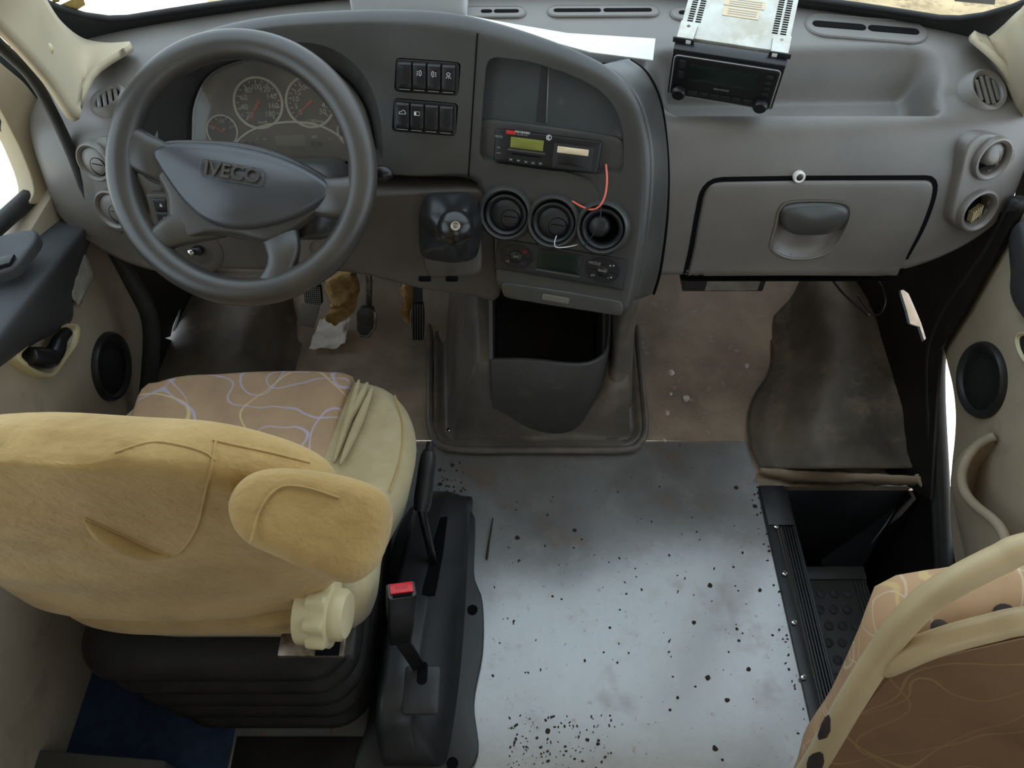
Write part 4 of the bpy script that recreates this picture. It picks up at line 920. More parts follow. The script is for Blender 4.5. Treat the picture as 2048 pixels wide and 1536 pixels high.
# ================================================================ STEERING WHEEL
WC = V((-0.42, 1.0, 0.86)); WN = V((0, -math.sin(rad(45)), math.cos(rad(45))))
WP = Plane(WC, WN); wheel = thing('steering_wheel', 'dark grey four-spoke steering wheel in front of the instruments', 'steering wheel', tuple(WC))
RW = 0.188
rim_r = 0.0225
ring = [WP.w(RW * math.cos(a), RW * math.sin(a)) for a in [2 * math.pi * k / 96 for k in range(96)]]
obj('rim', tube(ring, rim_r, 18, True), M['wheel'], wheel, ang=180)
# horn pad
pad_px = [(301, 300), (330, 287), (400, 284), (470, 290), (540, 306), (600, 330), (645, 356), (660, 373), (655, 395), (618, 422), (560, 446), (500, 458), (450, 457), (405, 440), (365, 405), (335, 365), (310, 325)]
PW = WP.at(0, 0, -0.012)
def outl(pl, pts, n=80):
    Q = [pl.px(*p) for p in pts]; return [(q.x, q.y) for q in resample(spline([V((q.x, q.y, 0)) for q in Q], 6, True), n, True)]
po = outl(PW, pad_px); pc = PW.px(478, 372)
pad = obj('horn_pad', panel(po, pc, lambda u, v, w: PW.w(u, v, w - 0.002), r=0.014, depth=0.03, crown=0.012, inner=8, seg=5), M['pad'], wheel, ang=70)
# raised lettering on the pad, the wheel being turned a little to the right
t0 = PW.px(412, 336); t1 = PW.px(532, 357); ta = math.atan2(t1.y - t0.y, t1.x - t0.x)
tc = PW.px(471, 348)
Mx = PW.m(tc.x, tc.y, -0.0145) @ Matrix.Rotation(ta, 4, 'Z') @ Matrix.Rotation(rad(-5), 4, 'X')
obj('brand_lettering', text_data('IVECO', 0.0300, Mx, 0.002, bold=0.0006), M['wheel'], pad, ang=30)
obj('lettering_frame', tube([Mx @ V((p.x, p.y, 0.0)) for p in rrect(0.097, 0.027, 0.006, 4)], 0.0008, 6, True), M['pad'], pad, ang=180)
# hub body under the pad and four spokes
hub = MB()
HW = WP.at(0, 0, 0.006)
hub_px = [(296, 300), (330, 282), (400, 279), (480, 284), (560, 304), (640, 345), (672, 372), (668, 402), (622, 440), (580, 470), (540, 488), (480, 476), (420, 470), (380, 478), (350, 478), (335, 440), (330, 390), (308, 345)]
ho = outl(HW, hub_px, 90); hcn = HW.px(480, 385)
hub.add(panel(ho, hcn, lambda u, v, w: HW.w(u, v, w - 0.008), r=0.014, depth=0.05, inner=6, seg=5, back=0.7))
def spoke(pts, n=10):
    fr = []
    P = [WP.px(x, y) for x, y, *_ in pts]
    C = spline([V((p.x, p.y, q[4])) for p, q in zip(P, pts)], n); Wd = spline([V((q[2], q[3], 0)) for q in pts], n); rings = []
    for i, c in enumerate(C):
        a = C[min(i + 1, len(C) - 1)] - C[max(i - 1, 0)]; a.z = 0; a.normalize(); s = V((-a.y, a.x))
        ring = []
        for k in range(16):
            t = 2 * math.pi * k / 16; cx, sx = math.cos(t), math.sin(t)
            e = Wd[i].x * math.copysign(abs(cx) ** 0.8, cx); h = Wd[i].y * math.copysign(abs(sx) ** 0.8, sx)
            ring.append(WP.w(c.x + s.x * e, c.y + s.y * e, c.z - h))
        rings.append(ring)
    hub.add(loft(rings))
spoke([(370, 350, 0.030, 0.008, 0.022), (310, 318, 0.031, 0.013, 0.002), (272, 300, 0.034, 0.015, 0.0), (244, 296, 0.048, 0.014, 0.0)])
spoke([(590, 385, 0.030, 0.008, 0.022), (655, 395, 0.031, 0.014, 0.003), (700, 398, 0.036, 0.016, 0.0), (730, 400, 0.052, 0.014, 0.0)])
spoke([(425, 430, 0.035, 0.008, 0.026), (355, 458, 0.027, 0.013, 0.006), (318, 480, 0.022, 0.015, 0.002), (298, 490, 0.026, 0.014, 0.0), (290, 496, 0.028, 0.008, 0.0)])
spoke([(535, 425, 0.035, 0.008, 0.026), (563, 490, 0.029, 0.013, 0.006), (563, 530, 0.023, 0.015, 0.002), (556, 565, 0.030, 0.015, 0.0), (552, 578, 0.036, 0.010, 0.0)])
obj('hub_and_spokes', hub.data, M['wheel'], wheel, ang=60)
obj('column_shaft', tube([WP.w(0.005, -0.01, 0.03), WP.w(0.005, -0.01, 0.11)], 0.035, 20), M['dark'], wheel, ang=40)
# stalk on the right of the column
st = thing('column_stalk', 'black column stalk with round end behind the steering wheel', 'stalk', tuple(PY(640, 380, 1.06)))
path = [PY(630, 372, 1.075), PY(670, 366, 1.06), PY(720, 356, 1.045), PY(758, 349, 1.035)]
obj('stalk_arm', tube(spline(path, 5), [0.006 + 0.003 * k / 15 for k in range(16)], 12), M['black'], st, ang=180)
e = PY(765, 347, 1.033)
obj('stalk_knob', lathe([(0.013 * math.cos(a), 0.018 * math.sin(a)) for a in [-1.5 + 3.0 * k / 12 for k in range(13)]], e, (0.95, -0.2, 0.1), 20), M['black'], st, ang=80)

# ================================================================ TACHOGRAPH in the opening
p0 = FS(1098, 296); TP = Plane(V((p0.x, fa_y(p0.x, p0.y) - 0.012, p0.y)), (0, -1, 0.2))
a_, b_ = PP(992, 258, TP.o, V((-0.2, -0.9, 0.42)).normalized()), PP(1205, 284, TP.o, V((-0.2, -0.9, 0.42)).normalized())
c_ = PP(985, 322, TP.o, V((-0.2, -0.9, 0.42)).normalized())
r = (b_ - a_).normalized(); n = r.cross(a_ - c_).normalized(); n = n if n.y < 0 else -n
TP = Plane((b_ + c_) / 2, n); TP.r = r; TP.u = n.cross(r); tw = (b_ - a_).length; th = abs((a_ - c_).dot(TP.u))
tacho = thing('tachograph', 'black digital tachograph with olive display hanging in the stack opening', 'tachograph', tuple(TP.o - TP.u * th / 2))
obj('case', box(TP.w(0, 0, 0.036), (tw - 0.004, th - 0.004, 0.06), (TP.r, TP.u, TP.n)), M['black'], tacho, bev=0.002)
face = obj('face', panel(rrect(tw, th, 0.004, 3), (0, 0), lambda a, b, w: TP.w(a, b, w), r=0.003, depth=0.008, inner=3), M['black'], tacho, ang=40)
def tq(px, py): return TP.px(px, py)
def tplate(name, c, w, h, m, par, lift=0.0008, d=0.002, r=0.0006):
    k = (TP.wp(*c) - CAM).dot(FWD) / F_PX; q = TP.px(*c); w, h = w * k, h * k * 1.03
    return obj(name, panel(rrect(w, h, min(r, w / 3, h / 3), 2), (0, 0), lambda a, b, z: TP.w(a + q.x, b + q.y, z - lift), r=0.0004, depth=d, inner=1), m, par, ang=40)
tplate('display', (1054, 288), 67, 20, M['lcd'], tacho)
tplate('display_sill', (1053, 303), 76, 4, M['facia'], tacho, 0.0015)
tplate('card_slot', (1053, 311), 60, 2.5, M['matte'], tacho, 0.0003)
pd = tplate('printer_door', (1146, 315), 80, 46, M['dark'], tacho, 0.0012)
tplate('paper_label', (1146, 302), 63, 12, M['cream'], pd, 0.0018)
tplate('printer_window', (1138, 321), 46, 18, M['black'], pd, 0.0018)
for k, (x, y) in enumerate(((1022, 319), (1037, 321), (1052, 324), (1066, 326), (1081, 327))):
    b = tplate('key', (x, y), 10, 7, M['dark'], tacho, 0.0014)
    tplate('key_mark', (x, y), 4, 2.4, M['grey_print'], b, 0.0018, 0.0004)
def ttext(name, s, px, py, size, m, par=tacho):
    q = TP.px(px, py); return obj(name, text_data(s, size, TP.m(q.x, q.y, -0.0006), 0.0003), m, par, ang=None)
tplate('brand_badge', (1022, 265), 20, 7, M['red_dim'], tacho, 0.0006, 0.0008)
ttext('model_text', 'RS232', 998, 273, 0.0048, M['grey_print'])
ttext('small_text', 'USB', 997, 295, 0.0034, M['grey_print']); ttext('small_text', 'HOME', 997, 306, 0.0028, M['grey_print'])
ttext('title_text', '汽车行驶记录仪', 1045, 265, 0.0036, M['offwhite']); ttext('title_text', '001-000 C192', 1045, 270, 0.003, M['grey_print'])
q = TP.px(1098, 275); mk = MB()
for rr_, h in ((0.0042, (0, 360)), (0.0026, (50, 310)), (0.0012, (50, 310))): mk.add(tube([TP.w(q.x + rr_ * math.cos(rad(h[0] + (h[1] - h[0]) * k / 18)), q.y + rr_ * math.sin(rad(h[0] + (h[1] - h[0]) * k / 18)), -0.0006) for k in range(19)], 0.0004, 5))
obj('approval_mark', mk.data, M['offwhite'], tacho, ang=None)
# loose wires from the opening
def fa_pt(px, py, w=0.0): q = FS(px, py); return V((q.x, fa_y(q.x, q.y) + w, q.y))
w1 = spline([fa_pt(1212, 330, 0.002), fa_pt(1213, 350, -0.012), fa_pt(1208, 375, -0.022), fa_pt(1196, 395, -0.024), fa_pt(1180, 407, -0.016), fa_pt(1162, 408, -0.006), fa_pt(1144, 400, -0.003)], 6)
tag(obj('loose_wire', tube(w1, 0.0017, 8), M['wire_red'], None, ang=180), 'orange red loose wire hanging below the tachograph', 'wire')
w2 = spline([fa_pt(1128, 343, 0.0), fa_pt(1172, 352, -0.006), fa_pt(1195, 372, -0.012), fa_pt(1200, 400, -0.024), fa_pt(1192, 432, -0.03), fa_pt(1172, 462, -0.03), fa_pt(1165, 476, -0.022)], 6)
tag(obj('loose_wire', tube(w2, 0.0009, 6), M['wire_black'], None, ang=180), 'thin black wire curling over the rightmost stack vent', 'wire')
w3 = spline([fa_pt(1112, 452, -0.025), fa_pt(1108, 462, -0.03), fa_pt(1111, 471, -0.03), fa_pt(1130, 474, -0.026), fa_pt(1155, 480, -0.012)], 6)
tag(obj('loose_wire', tube(w3, 0.0010, 6), M['wire_white'], None, ang=180), 'short white wire end over the middle stack vent', 'wire')

# ================================================================ GEAR LEVER
base_p = PY(900, 478, 1.03); ax = (PY(908, 452, 0.945) - base_p).normalized()
gear = thing('gear_lever', 'gear lever with wrinkled black leather gaiter and glossy knob', 'gear lever', tuple(base_p))
GP = Plane(base_p, (0.0, -0.86, 0.50))
# plinth
pq = [GP.px(*p) for p in [(850, 402), (942, 398), (958, 440), (964, 530), (950, 553), (900, 558), (852, 550), (845, 470)]]
pq = [(q.x, q.y) for q in resample(spline([V((q.x, q.y, 0)) for q in pq], 5, True), 64, True)]; pcn = (sum(q[0] for q in pq) / 64, sum(q[1] for q in pq) / 64)
obj('plinth', panel(pq, pcn, lambda u, v, w: GP.w(u, v, w + 0.002), r=0.010, depth=0.07, inner=4), M['knee'], gear, ang=60)
gq = [GP.px(*p) for p in [(845, 392), (890, 380), (945, 384), (965, 430), (962, 495), (945, 525), (890, 526), (842, 512), (832, 450)]]
gq = [(q.x, q.y) for q in resample(spline([V((q.x, q.y, 0)) for q in gq], 6, True), 72, True)]
gcn = V((sum(q[0] for q in gq) / 72, sum(q[1] for q in gq) / 72)); rings = []
knob_c = PY(911, 455, 0.945); nb = GP.px(911, 455)
neck = GP.at(0, 0); nk = knob_c - (knob_c - base_p).normalized() * 0.02; nl = V(((nk - GP.o).dot(GP.r), (nk - GP.o).dot(GP.u))); nh = (nk - GP.o).dot(GP.n)
for j in range(15):
    t = j / 14; ring = []
    for k, (u, v_) in enumerate(gq):
        a = 2 * math.pi * k / 72; s = (1 - t) ** 1.15 * 0.84 + 0.16
        c2_ = gcn.lerp(nl, t); rr = V((u, v_)) - gcn
        fold = 1 + (0.10 * math.sin(3 * a + 5 * t + 0.6) + 0.07 * math.sin(7 * a - 4 * t)) * math.sin(math.pi * min(t * 1.15, 1))
        w = nh * (t ** 0.85) + 0.012 * math.sin(math.pi * t) + 0.009 * math.sin(4 * a + 6 * t) * math.sin(math.pi * t)
        ring.append(GP.w(c2_.x + rr.x * s * fold, c2_.y + rr.y * s * fold, -w))
    rings.append(ring)
obj('gaiter', loft(rings), M['leather'], gear, ang=180, sub=1)
kax = (CAM - knob_c).normalized(); kax = (kax + V((0, 0, 0.1))).normalized()
obj('knob', lathe([(0.014, -0.026)] + [(0.029 * math.cos(a), 0.026 * math.sin(a)) for a in [-1.0 + 2.45 * k / 14 for k in range(15)]], knob_c, kax, 32), M['knob'], gear, ang=80)
obj('knob_emblem', lathe([(0.0075, 0.020), (0.0075, 0.0268), (0.006, 0.028), (0.004, 0.0268), (0.003, 0.0272), (0, 0.0272)], knob_c, kax, 28), M['steel'], gear, ang=40)
for px in (850, 904): 
    pl = Plane(PY(px, 549, 0.985), (0, -0.9, -0.2)); obj('plinth_notch', panel(rrect(0.022, 0.010, 0.004, 3), (0, 0), lambda a, b, w: pl.w(a, b, w - 0.012), r=0.001, depth=0.006, inner=1), M['matte'], gear, ang=40)

# ================================================================ FLOOR CONSOLE with open bin
con = thing('floor_console', 'dusty black floor console with open storage bin below the stack', 'console', (0.08, 1.2, 0.0))
# base flange and hump as one shaped skin: a height field over the floor
def con_h(x, y):
    xl, xr, y0 = -0.203 - 0.06 * max(0, y - 1.1), 0.335 + 0.03 * max(0, y - 1.1), 1.035
    d = min(x - xl, xr - x, y - y0)
    cx = max(xl + 0.07 - x, x - (xr - 0.07), 0); cy = max(y0 + 0.07 - y, 0)
    if cx > 0 and cy > 0: d = 0.07 - math.hypot(cx, cy)
    if d <= 0: return 0.0
    h = 0.014 * sstep(0, 0.006, d) - 0.008 * sstep(0.020, 0.026, d)                      # flange
    # left shoulder climbs to the stack, front apron climbs to the bin wall
    hl = min(0.245 + 0.75 * max(0, y - 1.085), 0.52) * sstep(0.030, 0.135, x - xl)
    hr = 0.55 * sstep(0.035, 0.10, xr - x)
    foot = 0.080 + 0.165 * sstep(0.14, -0.05, x) + 0.08 * sstep(0.17, 0.24, x)
    hf = foot * sstep(0.024, 0.062, y - y0) + 0.75 * max(0, y - y0 - 0.055)
    return h + min(hl, hf, hr if x > 0.2 else 9) * sstep(0.03, 0.06, d)
rows = []
for j in range(71):
    y = 1.028 + 0.62 * (j / 70) ** 1.35
    rows.append([V((x, y, con_h(x, y) + 0.006)) for x in [-0.27 + 0.66 * i / 90 for i in range(91)]])
vv, ff = grid(rows)
keep = []
wall_c = [(-0.046, 1.085), (0.0, 1.082), (0.06, 1.077), (0.12, 1.076), (0.17, 1.085), (0.205, 1.11), (0.222, 1.15), (0.228, 1.22), (0.230, 1.34), (0.230, 1.50)]
wc = resample(spline([V((a, b, 0)) for a, b in wall_c], 6), 60)
inside_poly = []
for i, p in enumerate(wc):
    t = (wc[min(i + 1, 59)] - wc[max(i - 1, 0)]).normalized(); q = p + V((-t.y, t.x, 0)) * 0.013; inside_poly.append((q.x, q.y))
inside_poly += [(-0.04, 1.50)]
def inpoly(x, y, P):
    c = False
    for (x0, y0), (x1, y1) in zip(P, P[1:] + P[:1]):
        if (y0 > y) != (y1 > y) and x < (x1 - x0) * (y - y0) / (y1 - y0) + x0: c = not c
    return c
for fc in ff:
    c = sum((vv[i] for i in fc), V()) / 4
    if con_h(c.x, c.y) > 0.0 and not inpoly(c.x, c.y, inside_poly): keep.append(fc)
obj('console_skin', (vv, keep), M['console'], con, ang=50)
def lip_z(i, n=60):
    t = i / (n - 1)
    return 0.300 + 0.012 * math.sin(t * 6) - 0.022 * sstep(0.1, 0.35, t) + 0.06 * sstep(0.42, 0.62, t) + 0.22 * sstep(0.55, 0.85, t)
outer, lip_o, lip_i, inner_ = [], [], [], []
for i, p in enumerate(wc):
    a = wc[max(i - 1, 0)]; b = wc[min(i + 1, 59)]; t = (b - a).normalized(); nn = V((-t.y, t.x, 0))
    z = lip_z(i); outer.append(V((p.x, p.y, 0.02))); lip_o.append(V((p.x, p.y - 0.006, z - 0.003))); lip_i.append(p + nn * 0.007 + V((0, -0.004, z))); inner_.append(p + nn * 0.014 + V((0, 0.01, 0.02)))
rows = [outer, [a.lerp(b, 0.5) for a, b in zip(outer, lip_o)], lip_o, [(a + b) / 2 + V((0, 0, 0.0025)) for a, b in zip(lip_o, lip_i)], lip_i, inner_]
obj('bin_wall', grid(rows), M['bin'], con, ang=60)
lf = MB()
lf.add(([(-0.046, 1.085, 0.02), (-0.046, 1.55, 0.02), (-0.046, 1.55, 0.56), (-0.046, 1.22, 0.5), (-0.046, 1.085, 0.300)], [(0, 1, 2, 3, 4)]))
obj('bin_side', lf.data, M['bin'], con, ang=None, solid=0.008, offs=0)
obj('bin_floor', ([(-0.04, 1.12, 0.06), (0.20, 1.12, 0.06), (0.225, 1.55, 0.10), (-0.04, 1.55, 0.10)], [(0, 1, 2, 3)]), M['bin'], con, ang=None, solid=0.01)
obj('bin_back', ([(-0.06, 1.45, 0.05), (0.30, 1.45, 0.05), (0.30, 1.40, 0.62), (-0.06, 1.40, 0.62)], [(0, 1, 2, 3)]), M['bin'], con, ang=None, solid=0.01)
# right leg of the stack running down to the floor
A = [PY(1268, 600, 0.985), PY(1262, 660, 1.05), PY(1258, 720, 1.085), PY(1262, 770, 1.085)]
A = [V((0.212, 0.965, 0.60)), V((0.226, 1.06, 0.50)), V((0.232, 1.13, 0.38)), V((0.232, 1.12, 0.22)), V((0.222, 1.10, 0.10))]
B = [V((0.262, 1.06, 0.60)), V((0.266, 1.12, 0.50)), V((0.274, 1.17, 0.38)), V((0.280, 1.15, 0.22)), V((0.288, 1.11, 0.09))]
C_ = [V((0.272, 1.30, 0.60)), V((0.278, 1.32, 0.50)), V((0.286, 1.34, 0.38)), V((0.298, 1.34, 0.22)), V((0.315, 1.34, 0.06))]
rows = []
for a, b, c in zip(spline(A, 6), spline(B, 6), spline(C_, 6)): rows.append(spline([a + V((-0.004, 0.10, 0)), a, b, c], 5))
obj('stack_leg', grid(rows), M['console'], con, ang=60, solid=0.006)
rim = spline([V((-0.232, 1.5, 0.02)), V((-0.212, 1.2, 0.02)), V((-0.203, 1.10, 0.02)), V((-0.178, 1.05, 0.02)), V((-0.12, 1.034, 0.02)), V((0.06, 1.033, 0.02)), V((0.27, 1.034, 0.02)), V((0.315, 1.055, 0.02)), V((0.333, 1.10, 0.02)), V((0.338, 1.2, 0.02)), V((0.348, 1.5, 0.02))], 8)
obj('flange_edge', tube([p + V((0, 0, -0.004)) for p in rim], 0.0095, 10), M['console'], con, ang=180)
p = PZ(897, 860, 0.045); obj('screw', lathe([(0.005, 0), (0.005, 0.002), (0.003, 0.004), (0, 0.004)], p, (0, 0, 1), 14), M['chrome'], con, ang=40)

# ================================================================ PEDALS
def pedal(name, lab, corners, y, m, arm=None, kind='grid'):
    P = [PY(px, py, yy) for (px, py, yy) in corners]; c = sum(P, V()) / 4
    r = ((P[1] - P[0]) + (P[2] - P[3])).normalized(); n = r.cross(P[0] - P[3]).normalized(); n = n if n.y < 0 else -n
    pl = Plane(c, n); pl.r = r; pl.u = n.cross(r); w = ((P[1] - P[0]).length + (P[2] - P[3]).length) / 2; h = ((P[0] - P[3]).length + (P[1] - P[2]).length) / 2
    t = thing(name, lab, 'pedal', tuple(c)); return t, pl, w, h
t, pl, w, h = pedal('clutch_pedal', 'clutch pedal with worn grey rubber flap, leftmost of the three pedals', [(612, 572, 1.29), (646, 572, 1.29), (640, 610, 1.27), (604, 608, 1.27)], 0, None)
obj('pad', panel(rrect(w, h, 0.006, 3), (0, 0), lambda a, b, z: pl.w(a, b, z), r=0.003, depth=0.014, inner=2), M['rubber'], t, ang=40)
nub = MB()
for i in range(8):
    for j in range(9): nub.add(box(pl.w((i - 3.5) * w * 0.115, (j - 4) * h * 0.1, -0.001), (w * 0.07, h * 0.06, 0.002), pl.axes()))
obj('pad_nubs', nub.data, M['grey_print'], t, ang=None)['kind'] = 'stuff'
fq = [PY(604, 607, 1.268), PY(640, 609, 1.268), PY(626, 656, 1.24), PY(592, 648, 1.24)]
obj('loose_flap', prism(rpoly([V((q.x, q.z)) for q in fq], 0.004) and [V(p) for p in [fq[0], fq[1], fq[1].lerp(fq[2], 0.9), fq[2], fq[2].lerp(fq[3], 0.6), fq[3], fq[3].lerp(fq[0], 0.1)]], (0, 0.006, -0.006)), M['dash'], t, bev=0.001)
obj('arm', tube([pl.w(0, h * 0.4, 0.012), pl.w(0.0, h * 0.4 + 0.10, 0.01), V((pl.o.x, 1.5, 0.62))], 0.010, 10), M['dark'], t, ang=180)
t, pl, w, h = pedal('brake_pedal', 'brake pedal with dimpled steel-edged pad, middle of the three pedals', [(717, 614, 1.29), (752, 616, 1.285), (742, 672, 1.25), (708, 668, 1.255)], 0, None)
obj('pad', panel(rpoly([(-w * 0.3, h / 2), (w * 0.4, h / 2), (w / 2, h * 0.35), (w / 2, -h * 0.25), (w * 0.15, -h / 2), (-w * 0.35, -h / 2), (-w / 2, -h * 0.3), (-w / 2, h * 0.25)], 0.008), (0, 0), lambda a, b, z: pl.w(a, b, z), r=0.004, depth=0.018, inner=2), M['dark'], t, ang=40)
nub = MB()
for i in range(9):
    for j in range(15):
        if abs(i - 4) * 0.1 + max(0, abs(j - 7) - 5) * 0.06 < 0.46: nub.add(box(pl.w((i - 4) * w * 0.095 - w * 0.06, (j - 7) * h * 0.058, -0.0008), (w * 0.05, h * 0.03, 0.002), pl.axes()))
obj('pad_nubs', nub.data, M['steel'], t, ang=None)['kind'] = 'stuff'
obj('steel_edge', tube([pl.w(*p, 0.004) for p in [(w * 0.46, h * 0.4), (w * 0.56, h * 0.3), (w * 0.55, -h * 0.2), (w * 0.2, -h * 0.53), (-w * 0.3, -h * 0.53)]], 0.004, 8), M['steel'], t, ang=180)
obj('arm', tube([pl.w(w * 0.1, h * 0.4, 0.02), pl.w(w * 0.16, h * 0.5 + 0.06, 0.015), V((pl.o.x + 0.02, 1.48, 0.64))], 0.0075, 10), M['steel'], t, ang=180)
t, pl, w, h = pedal('accelerator_pedal', 'ribbed black accelerator pedal, rightmost of the three pedals', [(824, 606, 1.33), (850, 606, 1.33), (847, 682, 1.29), (820, 680, 1.29)], 0, None)
obj('pad', panel(rpoly([(-w * 0.4, h / 2), (w * 0.4, h / 2), (w / 2, h * 0.2), (w * 0.45, -h / 2), (-w * 0.4, -h / 2), (-w * 0.5, h * 0.1)], 0.006), (0, 0), lambda a, b, z: pl.w(a, b, z), r=0.003, depth=0.016, inner=2), M['rubber'], t, ang=40)
for i in range(5): obj('rib', box(pl.w((i - 2) * w * 0.19, 0, -0.002), (w * 0.06, h * 0.94, 0.005), pl.axes()), M['dash'], t, bev=0.0008)
obj('arm', loft([[pl.w(a * w * 0.36, h * 0.48, 0.004 + b) for a, b in ((-1, 0), (1, 0), (1, 0.012), (-1, 0.012))], [pl.w(a * w * 0.32, h * 0.5 + 0.14, 0.0 + b) for a, b in ((-1, 0), (1, 0), (1, 0.012), (-1, 0.012))]]), M['dark'], t, ang=40)
# insulation foam, pipe lagging and the rusty floor opening around the brake arm
def lump(name, pts, m, lab, cat, amp=0.010, seed=0.0, parent=None, n=14):
    path = spline([p for p, _ in pts], 4); R_ = [r_.x for r_ in spline([V((r_, 0, 0)) for _, r_ in pts], 4)]
    v_, f_ = tube(path, R_, n)
    v_ = [p + V((fbm(p + V((seed, 0, 0)), 30), fbm(p + V((0, seed, 9)), 30), fbm(p + V((5, 0, seed)), 30))) * amp for p in v_]
    o = obj(name, (v_, f_), m, parent, ang=180, sub=1)
    return tag(o, lab, cat) if lab else o
lump('torn_insulation', [(PY(672, 548, 1.47), 0.035), (PY(682, 575, 1.45), 0.046), (PY(690, 600, 1.43), 0.036), (PY(678, 625, 1.41), 0.024), (PY(655, 640, 1.40), 0.016)], M['foam'], 'torn yellow insulation foam bulging behind the clutch and brake pedals', 'insulation foam', 0.022, 3)
lump('pipe_lagging', [(PY(820, 565, 1.46), 0.020), (PY(816, 595, 1.45), 0.018), (PY(812, 628, 1.43), 0.014), (PY(816, 645, 1.42), 0.006)], M['foam'], 'yellow foam strip beside the accelerator pedal', 'insulation foam', 0.008, 8)
rg = Plane(PY(770, 590, 1.56), (0, -0.8, 0.6))
tag(obj('brake_boot', lathe([(0.115, -0.01), (0.115, 0.004), (0.10, 0.012), (0.085, 0.008), (0.05, -0.01), (0, -0.015)], rg.o, rg.n, 40), M['dark'], None, ang=60), 'round black rubber boot behind the brake pedal arm', 'rubber boot')
# crumpled tissue on the floor
rows = []
for j in range(19):
    r_ = []
    for i in range(19):
        s, t_ = i / 18, j / 18
        a = PZ(640, 638, 0.05).lerp(PZ(704, 644, 0.05), s); b = PZ(617, 697, 0.025).lerp(PZ(692, 696, 0.025), s); p = a.lerp(b, t_)
        z = 0.010 * noise.noise(V((s * 4, t_ * 4, 1))) + 0.005 * noise.noise(V((s * 9, t_ * 9, 4))) + 0.018 * sstep(0.75, 1, s)
        r_.append(p + V((0.006 * noise.noise(V((s * 4, t_ * 4, 8))), 0.012 * noise.noise(V((s * 4, t_ * 4, 3))), z)))
    rows.append(r_)
tag(obj('paper_tissue', grid(rows), M['tissue'], None, ang=60, solid=0.001, sub=1), 'crumpled white tissue lying below the clutch pedal', 'tissue')
# ================================================================ FOOTWELL MATS OVER THE WHEEL ARCHES
def mat_grid(name, rowsdef, hfun, m, lab, cat, nu=40, nv=40, kind=None):
    L = spline([V((a, b, 0)) for (a, b, c) in rowsdef], 10); R_ = spline([V((c, b, 0)) for (a, b, c) in rowsdef], 10)
    L = resample(L, nv); R_ = resample(R_, nv); rows = []
    for j in range(nv):
        row = []
        for i in range(nu):
            s = i / (nu - 1); px = L[j].x + (R_[j].x - L[j].x) * s; py = L[j].y + (R_[j].y - L[j].y) * s
            row.append(PZ(px, py, hfun(s, j / (nv - 1))))
        rows.append(row)
    o = obj(name, grid(rows), m, None, ang=180, solid=0.006); return tag(o, lab, cat, kind=kind)
def hr(s, t):
    rise = sstep(0.0, 0.10, s) * 0.03 + sstep(0.08, 0.42, s) * 0.13 * (0.55 + 0.45 * math.sin(math.pi * min(1, t * 1.1)))
    return 0.008 + rise + 0.05 * sstep(0.5, 0.0, t) * sstep(0.2, 0.6, s) + 0.010 * fbm((s * 2, t * 3, 2)) + 0.03 * sstep(0.75, 1.0, s) * (1 - t)
mat_grid('wheel_arch_mat', [(1528, 556, 1800), (1530, 600, 1822), (1528, 650, 1846), (1545, 700, 1854), (1540, 745, 1856), (1512, 790, 1857), (1498, 840, 1860), (1502, 890, 1862), (1522, 938, 1864)],
         hr, M['mat_black'], 'black leathery mat bulging over the wheel arch in the passenger footwell', 'mat')
def hl(s, t): return 0.01 + 0.16 * sstep(1.0, 0.6, s) * (0.7 + 0.3 * math.sin(math.pi * t)) + 0.008 * fbm((s * 3, t * 3, 7))
mat_grid('wheel_arch_mat', [(300, 545, 660), (302, 590, 645), (300, 640, 622), (296, 700, 600), (292, 760, 585), (285, 850, 575)],
         hl, M['mat_black'], 'dark leathery mat in the driver footwell left of the pedals', 'mat')
# folded, torn front edge of the mat at the step well
fold = MB()
a = [PZ(1520, 934, 0.03), PZ(1600, 940, 0.05), PZ(1700, 944, 0.09), PZ(1800, 950, 0.12), PZ(1862, 955, 0.13)]
b = [PZ(1518, 942, 0.012), PZ(1610, 965, 0.012), PZ(1700, 964, 0.05), PZ(1800, 966, 0.08), PZ(1866, 975, 0.09)]
fold.add(grid([[p + V((0, 0, 0.004 * fbm(p, 40))) for p in spline(a, 8)], [p + V((0, -0.004, 0.006 * fbm(p, 40))) for p in spline([x.lerp(y, 0.5) for x, y in zip(a, b)], 8)], [p + V((0, 0.006 * fbm(p, 40), 0.006 * fbm(p, 50))) for p in spline(b, 8)]]))
tag(obj('mat_hem', fold.data, M['mat_brown'], None, ang=60, solid=0.006), 'torn dusty hem of the passenger footwell mat above the step', 'mat edge')
tag(obj('mat_scrap', box(PZ(1850, 960, 0.12), (0.035, 0.035, 0.012), (V((0.95, 0.3, 0)).normalized(), V((-0.3, 0.95, 0)).normalized(), V((0, 0, 1)))), M['mat_brown'], None, bev=0.003), 'small folded rubber scrap at the end of the torn mat hem', 'rubber scrap')
